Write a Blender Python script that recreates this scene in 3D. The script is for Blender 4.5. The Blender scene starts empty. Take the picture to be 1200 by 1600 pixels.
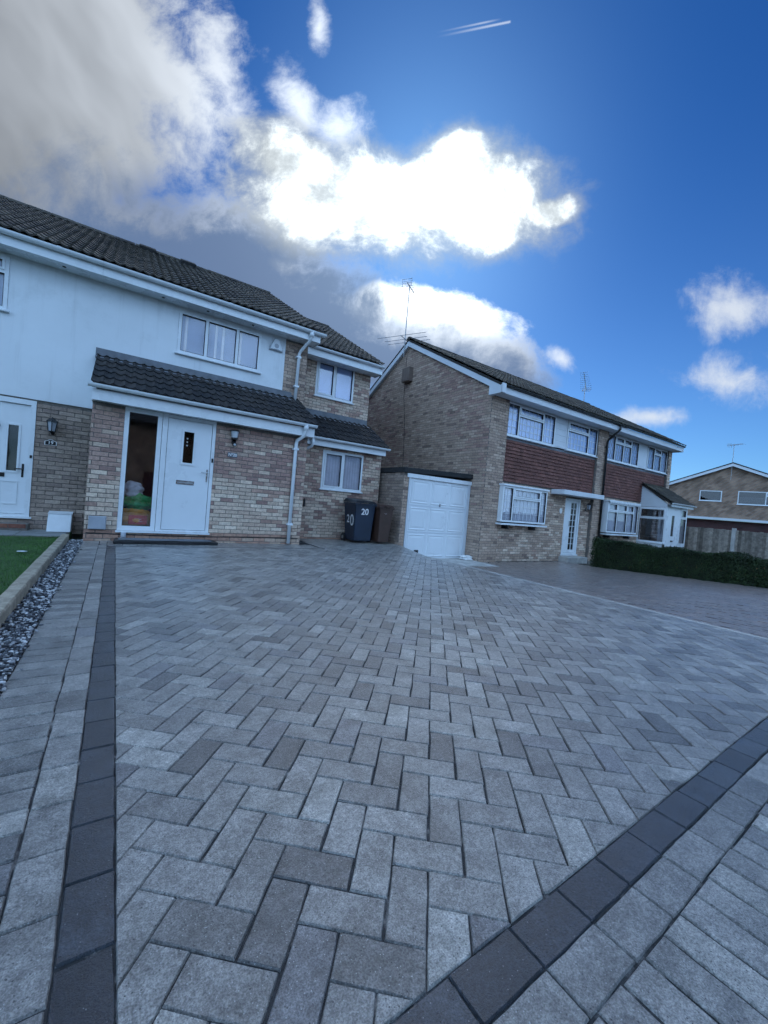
import bpy, bmesh, math, random
import numpy as np
from mathutils import Matrix, Vector
random.seed(7); rng = np.random.default_rng(7)
R = math.radians
SC = bpy.context.scene
COL = SC.collection
# ------------------------------------------------------------------ camera
YAW, PITCH, ROLL, FPX = R(33.4294), R(1.0695), R(4.9284), 640.0
CAM = Vector((0, 0, 1.0))
def cam_axes():
    fw = Vector((math.sin(YAW)*math.cos(PITCH), math.cos(YAW)*math.cos(PITCH), -math.sin(PITCH)))
    r = Vector((math.cos(YAW), -math.sin(YAW), 0)); u = r.cross(fw)
    c, s = math.cos(ROLL), math.sin(ROLL)
    return c*r + s*u, -s*r + c*u, fw
cr, cu, cf = cam_axes()
cd = bpy.data.cameras.new('camera'); cam = bpy.data.objects.new('camera', cd); COL.objects.link(cam)
cd.sensor_fit = 'VERTICAL'; cd.sensor_height = 36.0; cd.lens = 36.0*FPX/1600.0
cd.clip_start = 0.02; cd.clip_end = 3000
cam.matrix_world = Matrix(((cr.x, cu.x, -cf.x, CAM.x), (cr.y, cu.y, -cf.y, CAM.y), (cr.z, cu.z, -cf.z, CAM.z), (0, 0, 0, 1)))
SC.camera = cam
SC.cycles.max_bounces = 4; SC.cycles.diffuse_bounces = 2; SC.cycles.glossy_bounces = 2; SC.cycles.use_adaptive_sampling = True; SC.cycles.adaptive_threshold = .03; SC.cycles.adaptive_min_samples = 8; SC.cycles.transparent_max_bounces = 8
# ------------------------------------------------------------------ light
SUN_AZ, SUN_EL = 35.0, 36.0          # azimuth from +Y towards +X
EXPOSURE = 0.5
SC.view_settings.view_transform = 'Standard'; SC.view_settings.look = 'None'
SC.view_settings.exposure = EXPOSURE; SC.view_settings.gamma = 1.0; SC.view_settings.use_curve_mapping = False
def azel(az, el): return Vector((math.sin(R(az))*math.cos(R(el)), math.cos(R(az))*math.cos(R(el)), math.sin(R(el))))
SUND = azel(SUN_AZ, SUN_EL)
sl = bpy.data.lights.new('sun', 'SUN'); sl.energy = .5; sl.angle = R(40); sl.color = (1.0, 0.985, 0.955)
so = bpy.data.objects.new('sun', sl); COL.objects.link(so); so.rotation_euler = SUND.to_track_quat('Z', 'Y').to_euler()
so.location = (0, 0, 30)

class NT:
    """small helper for writing node expressions"""
    def __init__(s, tree): s.t = tree; s.n = tree.nodes; s.l = tree.links
    def link(s, a, sock):
        if isinstance(a, bpy.types.NodeSocket): s.l.new(a, sock)
        elif a is not None:
            if hasattr(sock.default_value, '__len__') and not hasattr(a, '__len__'): a = (a,)*len(sock.default_value)
            if hasattr(sock.default_value, '__len__') and len(sock.default_value) == 4 and len(a) == 3: a = (*a, 1)
            sock.default_value = a
    def m(s, op, a, b=None, c=None, clamp=False):
        x = s.n.new('ShaderNodeMath'); x.operation = op; x.use_clamp = clamp
        for i, v in enumerate((a, b, c)):
            if v is not None: s.link(v, x.inputs[i])
        return x.outputs[0]
    def v(s, op, a, b=None, scale=None):
        x = s.n.new('ShaderNodeVectorMath'); x.operation = op
        s.link(a, x.inputs[0])
        if b is not None: s.link(b, x.inputs[1])
        if scale is not None: s.link(scale, x.inputs['Scale'])
        return x.outputs['Value'] if op in ('DISTANCE', 'LENGTH', 'DOT_PRODUCT') else x.outputs[0]
    def noise(s, vec, scale, detail=4, rough=.5, col=False, dist=0.0):
        x = s.n.new('ShaderNodeTexNoise'); s.link(vec, x.inputs['Vector'])
        x.inputs['Scale'].default_value = scale; x.inputs['Detail'].default_value = detail
        x.inputs['Roughness'].default_value = rough; x.inputs['Distortion'].default_value = dist
        return x.outputs['Color' if col else 0]
    def vor(s, vec, scale, feat='F1'):
        x = s.n.new('ShaderNodeTexVoronoi'); x.feature = feat; s.link(vec, x.inputs['Vector']); x.inputs['Scale'].default_value = scale
        return x.outputs['Distance']
    def mixc(s, f, a, b, mode='MIX'):
        x = s.n.new('ShaderNodeMix'); x.data_type = 'RGBA'; x.blend_type = mode
        s.link(f, x.inputs[0]); s.link(a, x.inputs[6]); s.link(b, x.inputs[7]); return x.outputs[2]
    def sstep(s, v, lo, hi, a=0.0, b=1.0):
        x = s.n.new('ShaderNodeMapRange'); x.interpolation_type = 'SMOOTHSTEP'
        s.link(v, x.inputs[0]); x.inputs[1].default_value = lo; x.inputs[2].default_value = hi
        x.inputs[3].default_value = a; x.inputs[4].default_value = b; return x.outputs[0]

def make_world():
    w = bpy.data.worlds.new('World'); SC.world = w; w.use_nodes = True
    t = NT(w.node_tree); t.n.clear()
    out = t.n.new('ShaderNodeOutputWorld'); bg = t.n.new('ShaderNodeBackground')
    t.l.new(bg.outputs[0], out.inputs[0])
    sky = t.n.new('ShaderNodeTexSky'); sky.sky_type = 'NISHITA'; sky.sun_disc = False
    sky.sun_elevation = R(SUN_EL); sky.sun_rotation = R(SUN_AZ); sky.air_density = 1.0; sky.dust_density = 0.3; sky.ozone_density = 3.0
    tc = t.n.new('ShaderNodeTexCoord'); d = tc.outputs['Generated']
    # colour of the clear air, deeper and bluer than the model gives
    clear = t.v('MULTIPLY', sky.outputs[0], t.mixc(t.sstep(t.v('DOT_PRODUCT', d, (0, 0, 1)), .05, .75), (.25, .44, .65), (.07, .25, .52)))
    # ---- cloud cover, laid out on the plane of the sky ahead (a to the right, b up, in tangents of angle)
    C0 = (math.sin(YAW), math.cos(YAW), 0); E1 = (math.cos(YAW), -math.sin(YAW), 0)
    dc = t.v('DOT_PRODUCT', d, C0); ahead = t.sstep(dc, .12, .30)
    cx = t.n.new('ShaderNodeCombineXYZ'); dcm = t.m('MAXIMUM', dc, .1)
    t.link(t.m('DIVIDE', t.v('DOT_PRODUCT', d, E1), dcm), cx.inputs[0]); t.link(t.m('DIVIDE', t.v('DOT_PRODUCT', d, (0, 0, 1)), dcm), cx.inputs[1])
    ab = cx.outputs[0]
    wn = t.noise(ab, 4.0, 2, .55, True)
    abw = t.v('MULTIPLY_ADD', wn, (.10, .10, 0)); abw.node.inputs[2].default_value = (0, 0, 0); t.link(t.v('ADD', ab, (-.05, -.05, 1)), abw.node.inputs[2])
    fbm = t.noise(abw, 6.5, 7, .66)
    sx = t.n.new('ShaderNodeCombineXYZ'); ca, sa = math.cos(R(-54)), math.sin(R(-54))
    t.link(t.v('DOT_PRODUCT', abw, (ca*1.5, sa*1.5, 0)), sx.inputs[0]); t.link(t.v('DOT_PRODUCT', abw, (-sa*5.5, ca*5.5, 0)), sx.inputs[1])
    streaks = t.noise(sx.outputs[0], 1.0, 3, .5)
    n = t.m('SUBTRACT', fbm, .5)
    def field(ells):
        acc = None
        for a0, b0, ra, rb, ang in ells:
            c_, s_ = math.cos(R(ang)), math.sin(R(ang))
            u = t.v('DOT_PRODUCT', abw, (c_/ra, s_/ra, -(c_*a0+s_*b0)/ra)); v = t.v('DOT_PRODUCT', abw, (-s_/rb, c_/rb, (s_*a0-c_*b0)/rb))
            q = t.m('SUBTRACT', 1.0, t.m('SQRT', t.m('MULTIPLY_ADD', u, u, t.m('MULTIPLY', v, v))))
            acc = q if acc is None else t.m('MAXIMUM', acc, q)
        return acc
    GREYDARK = (.78, 1.22, 2.15); REARFILLCOL = (7.9, 12.4, 18.6)
    rim = field([(0.098, 0.469, 0.195, 0.070, -1), (-0.043, 0.475, 0.109, 0.047, 5), (-0.283, 0.565, 0.047, 0.022, -5)])
    white = field([(-0.126, 0.725, 0.312, 0.138, -5), (0.157, 0.760, 0.219, 0.138, -3), (-0.271, 0.800, 0.172, 0.086, -25), (0.112, 0.832, 0.094, 0.078, 5), (0.336, 0.749, 0.086, 0.041, 10)])
    wisp = field([(0.400, 0.393, 0.055, 0.037, -15), (0.829, 0.534, 0.172, 0.086, 10), (0.808, 0.363, 0.172, 0.075, -5), (0.623, 0.261, 0.125, 0.031, -0), (1.091, 0.480, 0.250, 0.172, 5), (-0.472, 0.987, 0.070, 0.312, 35), (-0.283, 0.943, 0.055, 0.148, 30), (-0.269, 1.140, 0.031, 0.109, 10), (-0.202, 0.889, 0.094, 0.078, 5)])
    grey = field([(-1.031, 0.834, 0.609, 0.531, 5), (-0.572, 0.491, 0.625, 0.289, -13), (-0.160, 0.388, 0.406, 0.148, -15), (0.109, 0.346, 0.297, 0.133, -5), (-1.682, 0.611, 0.781, 0.656, 5)])
    dark = field([(-0.463, 0.485, 0.562, 0.219, -13), (0.034, 0.312, 0.406, 0.117, -5), (-1.436, 0.387, 0.703, 0.344, 5), (-0.883, 0.496, 0.406, 0.141, -5)])
    wd = t.m('ADD', white, t.m('MULTIPLY', n, 1.25))
    dw_ = t.m('MULTIPLY', t.sstep(wd, -.30, .42), ahead)
    core = t.sstep(wd, .0, .55)
    dr_ = t.m('MULTIPLY', t.sstep(t.m('ADD', rim, t.m('MULTIPLY', n, 1.6)), -.05, .5), ahead)
    dp_ = t.m('MULTIPLY', t.sstep(t.m('ADD', wisp, t.m('ADD', t.m('MULTIPLY', n, 2.6), t.m('MULTIPLY', t.m('SUBTRACT', streaks, .5), .8))), -.05, 1.15), ahead)
    dg_ = t.m('MULTIPLY', t.sstep(t.m('ADD', grey, t.m('ADD', t.m('MULTIPLY', n, .9), t.m('MULTIPLY', t.m('SUBTRACT', streaks, .5), .7))), -.04, .36), ahead)
    thick = t.sstep(t.m('ADD', dark, t.m('ADD', t.m('MULTIPLY', n, 1.5), t.m('MULTIPLY', t.m('SUBTRACT', streaks, .5), .5))), -.35, .45)
    # broken cloud veil added behind the camera, brightened to light the house fronts
    rear_fill = t.m('MULTIPLY', t.sstep(t.noise(d, 2.1, 4, .6), .36, .62), t.m('SUBTRACT', 1.0, t.sstep(dc, -.25, .25)))
    sd = t.v('DISTANCE', d, tuple(SUND))
    near = t.sstep(sd, .05, .60, 1.0, 0.0)
    wcol = t.v('SCALE', (.88, .96, 1.0), scale=t.m('ADD', 3.0, t.m('MULTIPLY', t.m('MULTIPLY', core, near), t.sstep(fbm, .34, .70, 1.5, 15.0))))
    near2 = t.sstep(sd, .10, .95, 1.0, 0.0)
    gl = t.v('SCALE', (.92, 1.0, 1.10), scale=t.m('ADD', t.m('MULTIPLY', t.sstep(streaks, .3, .7), 1.3), t.m('ADD', 1.3, t.m('MULTIPLY', t.m('POWER', near2, 2.2), 6.0))))
    gcol = t.mixc(t.m('MULTIPLY', thick, .97), gl, GREYDARK)
    c = t.mixc(t.m('MULTIPLY', rear_fill, .85), clear, REARFILLCOL)
    c = t.mixc(t.m('MULTIPLY', dp_, .85), c, t.v('SCALE', (.93, 1.0, 1.08), scale=t.m('ADD', 5.0, t.m('MULTIPLY', near, 3.0))))
    c = t.mixc(dr_, c, t.v('SCALE', (.95, 1.0, 1.0), scale=t.m('ADD', 4.0, t.m('MULTIPLY', near, 9.0))))
    c = t.mixc(t.m('MULTIPLY', dg_, .97), c, gcol)
    c = t.mixc(t.m('MULTIPLY', dw_, .98), c, wcol)
    # thin veil of light round the sun
    halo = t.m('MULTIPLY', t.m('POWER', t.sstep(sd, .0, .60, 1.0, 0.0), 2.0), 1.0)
    c = t.v('ADD', c, t.v('SCALE', (.55, .8, 1.0), scale=halo))
    # aircraft trail: two fine streaks high up
    a, b = azel(34.6, 48.3), azel(44.9, 49.05)
    ax = (b-a).normalized(); nn = a.cross(b).normalized()
    al = t.v('DOT_PRODUCT', t.v('SUBTRACT', d, tuple(a)), tuple(ax)); L = (b-a).length
    across = t.v('DOT_PRODUCT', d, tuple(nn))
    def streak(off, w):
        ac = t.m('ABSOLUTE', t.m('SUBTRACT', across, off))
        k = t.m('MULTIPLY', t.sstep(ac, 0, w, 1, 0), t.m('MULTIPLY', t.sstep(al, 0.0, L*.9), t.sstep(al, L*.97, L, 1, 0)))
        return k
    tr = t.m('MAXIMUM', streak(.0006, .0022), t.m('MULTIPLY', streak(-.0040, .0018), t.sstep(al, L*.9, L*.6)))
    c = t.mixc(t.m('MULTIPLY', tr, .42), c, (6.5, 7.0, 7.6))
    w.cycles.sampling_method = 'MANUAL'; w.cycles.sample_map_resolution = 256
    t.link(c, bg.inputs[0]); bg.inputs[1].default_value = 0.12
make_world()

# ------------------------------------------------------------------ materials
MATS = {}
def new_mat(name):
    m = bpy.data.materials.new(name); m.use_nodes = True
    t = NT(m.node_tree); b = t.n['Principled BSDF']
    MATS[name] = m
    return m, t, b
def bump(t, b, h, strength, dist=.01):
    x = t.n.new('ShaderNodeBump'); x.inputs['Strength'].default_value = strength; x.inputs['Distance'].default_value = dist
    t.link(h, x.inputs['Height']); t.l.new(x.outputs[0], b.inputs['Normal'])
def pos(t): return t.n.new('ShaderNodeNewGeometry').outputs['Position']
def plain(name, col, rough=.6, var=.12, scale=4.0, bmp=0.0, bscale=60, metal=0.0, spec=.5, dirt=None, streak=0):
    m, t, b = new_mat(name); p = pos(t)
    f = t.noise(p, scale, 4, .6)
    c = t.v('SCALE', tuple(col), scale=t.sstep(f, .25, .75, 1-var, 1+var))
    if dirt:
        g = t.noise(p, dirt[1], 8, .7)
        c = t.mixc(t.sstep(g, dirt[2], dirt[2]+.2, 0, dirt[3]), c, dirt[0])
    if streak:
        k = t.noise(t.v('MULTIPLY', p, (9, 9, .7)), 1.0, 4, .6)
        c = t.v('SCALE', c, scale=t.sstep(k, .5, .75, 1, 1-streak))
    t.link(c, b.inputs['Base Color']); b.inputs['Metallic'].default_value = metal
    t.link(t.sstep(f, .2, .8, max(rough-.08, .02), min(1, rough+.08)), b.inputs['Roughness'])
    b.inputs['Specular IOR Level'].default_value = spec
    if bmp: bump(t, b, t.noise(p, bscale, 5, .6), bmp)
    return m
def tinted(name, rough=.8, spec=.4, var=.25, scale=30, bmp=.35, bscale=180, speck=None, bd=.004, blot=None, grain=(.86, 1.12), coat=None):
    m, t, b = new_mat(name); p = pos(t)
    oi = t.n.new('ShaderNodeObjectInfo'); at = t.n.new('ShaderNodeAttribute'); at.attribute_name = 'tint'
    c = t.v('MULTIPLY', oi.outputs['Color'], at.outputs['Color'])
    f = t.noise(p, scale, 4, .65); g = t.noise(p, bscale, 3, .7)
    c = t.v('SCALE', c, scale=t.sstep(f, .25, .75, 1-var, 1+var))
    c = t.v('SCALE', c, scale=t.sstep(g, .3, .7, *grain))
    if grain[0] < .8:
        g2 = t.noise(p, 75, 2, .6); c = t.v('SCALE', c, scale=t.sstep(g2, .3, .7, .76, 1.22))
    if blot:
        h = t.noise(p, blot[0], 3, .6)
        c = t.mixc(t.sstep(h, blot[1], blot[1]+.16, 0, blot[2]), c, t.v('SCALE', c, scale=blot[3]))
    if speck:
        for sc_, th, colr, amt in speck:
            x = t.n.new('ShaderNodeTexVoronoi'); t.link(p, x.inputs['Vector']); x.inputs['Scale'].default_value = sc_
            k = t.m('MULTIPLY', t.sstep(x.outputs['Distance'], .16, .26, 1, 0), t.m('GREATER_THAN', t.m('FRACT', t.m('MULTIPLY', x.outputs['Color'], 7.13)), th))
            c = t.mixc(t.m('MULTIPLY', k, amt), c, colr)
    t.link(c, b.inputs['Base Color']); b.inputs['Specular IOR Level'].default_value = spec
    t.link(t.sstep(f, .2, .8, rough-.12, min(1, rough+.1)), b.inputs['Roughness'])
    bump(t, b, t.m('ADD', g, t.m('MULTIPLY', f, .8)), bmp, bd)
    if coat: b.inputs['Coat Weight'].default_value = coat[0]; b.inputs['Coat Roughness'].default_value = coat[1]; b.inputs['Coat IOR'].default_value = 1.36
    if coat:
        x = t.n.new('ShaderNodeBump'); x.inputs['Strength'].default_value = .22; x.inputs['Distance'].default_value = bd
        t.link(g, x.inputs['Height']); t.l.new(x.outputs[0], b.inputs['Coat Normal'])
    return m
def glass_mat(name, keep=.85, refl=(1.25, .02)):
    m, t, b = new_mat(name); out = t.n['Material Output']; t.n.remove(b)
    tr = t.n.new('ShaderNodeBsdfTransparent'); tr.inputs[0].default_value = (keep, keep, keep*1.03, 1)
    gl = t.n.new('ShaderNodeBsdfGlossy'); gl.inputs['Roughness'].default_value = .03; gl.inputs[0].default_value = (1, 1, 1, 1)
    bp_ = t.n.new('ShaderNodeBump'); bp_.inputs['Strength'].default_value = .03; bp_.inputs['Distance'].default_value = .05
    t.link(t.noise(pos(t), 2.2, 2, .5), bp_.inputs['Height']); t.l.new(bp_.outputs[0], gl.inputs['Normal'])
    lw = t.n.new('ShaderNodeLayerWeight'); lw.inputs[0].default_value = .5
    fr = t.m('MULTIPLY_ADD', t.m('POWER', lw.outputs['Facing'], 5.0), .95, .05)
    mx = t.n.new('ShaderNodeMixShader'); t.link(t.m('MULTIPLY_ADD', fr, refl[0], refl[1], clamp=True), mx.inputs[0])
    t.l.new(tr.outputs[0], mx.inputs[1]); t.l.new(gl.outputs[0], mx.inputs[2]); t.l.new(mx.outputs[0], out.inputs[0])
    return m
def leaf_mat(name, a, b_, tr=.25):
    m, t, b = new_mat(name); g = t.n.new('ShaderNodeNewGeometry')
    c = t.mixc(g.outputs['Random Per Island'], a, b_)
    c = t.v('SCALE', c, scale=t.sstep(t.noise(g.outputs['Position'], 2.5, 3, .5), .3, .7, .6, 1.3))
    t.link(c, b.inputs['Base Color']); b.inputs['Roughness'].default_value = .55
    b.inputs['Specular IOR Level'].default_value = .3
    return m
tinted('paver', rough=.50, spec=.55, var=.30, scale=15, bmp=1.0, bscale=230, bd=.008, blot=(6.0, .48, .6, .62), grain=(.56, 1.42), coat=(1.0, .30),
       speck=[(170, .84, (.62, .63, .64), .85), (115, .80, (.02, .02, .024), .8)])
tinted('charcoal', rough=.50, spec=.5, var=.35, scale=15, bmp=1.0, bscale=230, bd=.008, blot=(6.0, .50, .5, 1.5), grain=(.56, 1.42), coat=(1.0, .30), speck=[(170, .93, (.42, .43, .45), .7), (115, .86, (.006, .006, .008), .8)])
tinted('brick', rough=.86, spec=.25, var=.20, scale=22, bmp=.8, bscale=130, bd=.006, blot=(9, .54, .4, .75))
tinted('rooftile', rough=.74, spec=.3, var=.3, scale=14, bmp=.5, bscale=160, bd=.004, blot=(3, .5, .5, 1.5))
tinted('timber', rough=.85, spec=.2, var=.35, scale=9, bmp=.5, bscale=90, bd=.004, blot=(6, .5, .5, .6))
tinted('stone', rough=.7, spec=.35, var=.3, scale=60, bmp=.4, bscale=200, bd=.003)
plain('sand', (.040, .040, .042), .95, .5, 40, .5, 400, dirt=((.50, .48, .46), 9, .53, .95))
plain('mortar', (.17, .155, .14), .95, .25, 20, .5, 200)
plain('mortar_dark', (.15, .135, .12), .95, .25, 20, .5, 200)
plain('render', (.74, .79, .83), .9, .035, 1.2, .25, 180, dirt=((.56, .61, .64), 1.6, .52, .4), streak=.10)
plain('upvc', (.74, .79, .83), .28, .03, 3, spec=.5, dirt=((.38, .46, .55), 5, .62, .25))
plain('upvc_soft', (.64, .69, .74), .4, .05, 2, spec=.4, dirt=((.36, .42, .5), 3, .6, .3))
plain('gasket', (.02, .02, .022), .6)
plain('blackplastic', (.018, .019, .021), .38, .2, 8)
plain('blackpaint', (.012, .012, .014), .3, .2, 8)
plain('lead', (.14, .155, .18), .55, .25, 5, .3, 60)
plain('felt', (.025, .027, .03), .9, .3, 8, .4, 200)
plain('roofbase', (.03, .028, .027), .95, .2, 6)
plain('metal', (.55, .56, .57), .25, .1, 9, metal=1.0)
plain('galv', (.36, .37, .38), .5, .2, 9, metal=.6)
plain('dark_room', (.026, .029, .034), .9, .3, 2)
plain('curtain', (.66, .66, .64), .9, .12, 3)
plain('sky_reflection_net', (.34, .50, .74), .5, .1, 5)  # net coloured blue to paint in the sky's reflection on upper panes
plain('net', (.50, .54, .58), .9, .1, 5)
plain('blindmat', (.30, .43, .66), .6, .05, 3)
plain('concrete', (.45, .44, .42), .9, .22, 4, .4, 90, dirt=((.16, .16, .15), 2.5, .5, .5))
plain('asphalt', (.055, .056, .058), .9, .3, 60, .6, 300)
plain('earth', (.11, .095, .075), .95, .4, 5, .6, 60, dirt=((.05, .075, .03), 3, .45, .8))
plain('lawnbase', (.035, .085, .02), .95, .4, 12, .6, 80)
plain('slabmat', (.20, .215, .22), .75, .25, 5, .3, 120)
plain('bluebin', (.014, .026, .050), .42, .2, 4)
plain('brownbin', (.062, .034, .026), .45, .2, 4)
plain('white_paint', (.8, .8, .8), .5, .05)
plain('redbox', (.62, .05, .04), .5, .2, 6)
plain('orangebag', (.80, .36, .04), .35, .25, 9)
plain('greenbag', (.03, .42, .12), .3, .35, 12)
plain('whitebag', (.72, .74, .75), .35, .15, 10)
plain('meterwhite', (.70, .75, .79), .45, .06, 5, dirt=((.5, .52, .52), 7, .6, .4))
plain('metergrey', (.36, .39, .44), .5, .08, 5)
plain('ventbox', (.16, .12, .10), .7, .2, 6)
plain('maroon', (.075, .018, .018), .5, .2, 3)
plain('doorblue', (.74, .79, .83), .32, .02, 3)
leaf_mat('hedgeleaf', (.010, .020, .008), (.034, .060, .018))
leaf_mat('hedgebrown', (.10, .055, .02), (.16, .085, .03))
leaf_mat('grassblade', (.04, .115, .02), (.08, .19, .04))
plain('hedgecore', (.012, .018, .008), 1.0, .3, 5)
glass_mat('glass', keep=.97)
glass_mat('glass_dark', keep=.45, refl=(1.0, .0)); glass_mat('glass_clear', keep=.88, refl=(1.1, .05))
# far brick wall: too far off to tell single bricks
def brick_far():
    m, t, b = new_mat('brick_far'); p = pos(t)
    x = t.n.new('ShaderNodeTexBrick'); mp = t.n.new('ShaderNodeMapping'); mp.inputs['Rotation'].default_value = (R(90), 0, R(73))
    t.link(p, mp.inputs[0]); t.link(mp.outputs[0], x.inputs['Vector'])
    x.inputs['Scale'].default_value = 1; x.inputs['Brick Width'].default_value = .225; x.inputs['Row Height'].default_value = .075; x.inputs['Mortar Size'].default_value = .006
    x.inputs['Color1'].default_value = (.36, .24, .17, 1); x.inputs['Color2'].default_value = (.22, .14, .10, 1); x.inputs['Mortar'].default_value = (.24, .21, .18, 1)
    c = t.v('SCALE', x.outputs[0], scale=t.sstep(t.noise(p, 1.5, 5, .6), .3, .7, .75, 1.25))
    t.link(c, b.inputs['Base Color']); b.inputs['Roughness'].default_value = .9
brick_far()

# ------------------------------------------------------------------ object helpers
def tag(o, label=None, cat=None, group=None, kind=None):
    if label: o['label'] = label
    if cat: o['category'] = cat
    if group: o['group'] = group
    if kind: o['kind'] = kind
    return o
def thing(name, loc, label, cat, group=None):
    o = bpy.data.objects.new(name, None); COL.objects.link(o); o.location = loc; o.empty_display_size = .2
    return tag(o, label, cat, group)
def attach(o, parent):
    if parent is None: return o
    o.parent = parent
    if parent.type == 'EMPTY': o.matrix_parent_inverse = Matrix.Translation(-Vector(parent.location))
    return o
class Fr:
    """a wall frame: u along, d outwards, v up"""
    def __init__(s, o, U=(1, 0, 0), N=(0, -1, 0), W=(0, 0, 1)): s.o, s.U, s.N, s.W = Vector(o), Vector(U).normalized(), Vector(N).normalized(), Vector(W).normalized()
    def p(s, u, d, v): return s.o + s.U*u + s.N*d + s.W*v
    def mat(s, u, d, v):
        o = s.p(u, d, v); m = np.eye(4); m[:3, 0] = s.U; m[:3, 1] = -s.N; m[:3, 2] = s.W; m[:3, 3] = o
        return m
def front(y): return Fr((0, y, 0))
class MB:
    def __init__(s): s.v = []; s.f = []
    def add(s, vs, fs):
        k = len(s.v); s.v += [tuple(x) for x in vs]; s.f += [tuple(i+k for i in f) for f in fs]; return s
    def box(s, fr, u0, u1, d0, d1, v0, v1):
        P = [fr.p(u, d, v) for u in (u0, u1) for d in (d0, d1) for v in (v0, v1)]
        return s.add(P, [(0, 1, 3, 2), (4, 6, 7, 5), (0, 4, 5, 1), (2, 3, 7, 6), (0, 2, 6, 4), (1, 5, 7, 3)])
    def prism(s, pts0, pts1):
        n = len(pts0)
        fs = [tuple(range(n-1, -1, -1)), tuple(range(n, 2*n))] + [(i, (i+1) % n, n+(i+1) % n, n+i) for i in range(n)]
        return s.add(list(pts0)+list(pts1), fs)
    def poly(s, fr, pts, d0, d1): return s.prism([fr.p(u, d0, v) for u, v in pts], [fr.p(u, d1, v) for u, v in pts])
    def tube(s, path, r, n=8, caps=True):
        path = [Vector(p) for p in path]; rr = r if hasattr(r, '__len__') else [r]*len(path)
        base = len(s.v); up = None
        for i, p in enumerate(path):
            a = path[max(i-1, 0)]; b = path[min(i+1, len(path)-1)]; tg = (b-a).normalized()
            if up is None: up = tg.orthogonal().normalized()
            up = (up - tg*up.dot(tg)).normalized(); sd = tg.cross(up)
            for k in range(n):
                an = 2*math.pi*k/n; s.v.append(tuple(p + up*math.cos(an)*rr[i] + sd*math.sin(an)*rr[i]))
        for i in range(len(path)-1):
            for k in range(n):
                a = base+i*n+k; b = base+i*n+(k+1) % n; s.f.append((a, b, b+n, a+n))
        if caps:
            s.f.append(tuple(base+k for k in range(n-1, -1, -1))); e = base+(len(path)-1)*n; s.f.append(tuple(e+k for k in range(n)))
        return s
    def build(s, name, mat, parent=None, smooth=False, bevel=0, seg=1, kind=None, raw=False):
        me = bpy.data.meshes.new(name); me.from_pydata(s.v, [], s.f)
        if not raw:
            bm = bmesh.new(); bm.from_mesh(me); bmesh.ops.recalc_face_normals(bm, faces=bm.faces)
            if bevel: bmesh.ops.bevel(bm, geom=bm.edges[:], offset=bevel, segments=seg, affect='EDGES', profile=.5)
            bm.to_mesh(me); bm.free()
        me.materials.append(MATS[mat])
        if smooth: me.polygons.foreach_set('use_smooth', [True]*len(me.polygons))
        me.update()
        o = bpy.data.objects.new(name, me); COL.objects.link(o); attach(o, parent)
        if kind: o['kind'] = kind
        return o
def bx(name, fr, b, mat, parent, bevel=0): return MB().box(fr, *b).build(name, mat, parent, bevel=bevel)

def panel(fr, u0, u1, v0, v1, holes, th, mb=None):
    """a wall slab (face at d=0, going back th) with real openings"""
    mb = mb or MB()
    us = sorted({u0, u1, *[h[0] for h in holes], *[h[1] for h in holes]}); us = [u for u in us if u0 <= u <= u1]
    vs = sorted({v0, v1, *[h[2] for h in holes], *[h[3] for h in holes]}); vs = [v for v in vs if v0 <= v <= v1]
    def solid(i, j):
        if i < 0 or j < 0 or i >= len(us)-1 or j >= len(vs)-1: return False
        cu_, cv = (us[i]+us[i+1])/2, (vs[j]+vs[j+1])/2
        return not any(h[0] < cu_ < h[1] and h[2] < cv < h[3] for h in holes)
    for i in range(len(us)-1):
        for j in range(len(vs)-1):
            if not solid(i, j): continue
            a, b, c, e = us[i], us[i+1], vs[j], vs[j+1]
            mb.add([fr.p(a, 0, c), fr.p(b, 0, c), fr.p(b, 0, e), fr.p(a, 0, e)], [(0, 1, 2, 3)])
            mb.add([fr.p(a, -th, c), fr.p(b, -th, c), fr.p(b, -th, e), fr.p(a, -th, e)], [(3, 2, 1, 0)])
            for (di, dj, x, y) in ((-1, 0, (a, c), (a, e)), (1, 0, (b, e), (b, c)), (0, -1, (b, c), (a, c)), (0, 1, (a, e), (b, e))):
                if not solid(i+di, j+dj):
                    mb.add([fr.p(x[0], 0, x[1]), fr.p(y[0], 0, y[1]), fr.p(y[0], -th, y[1]), fr.p(x[0], -th, x[1])], [(0, 1, 2, 3)])
    return mb

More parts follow.
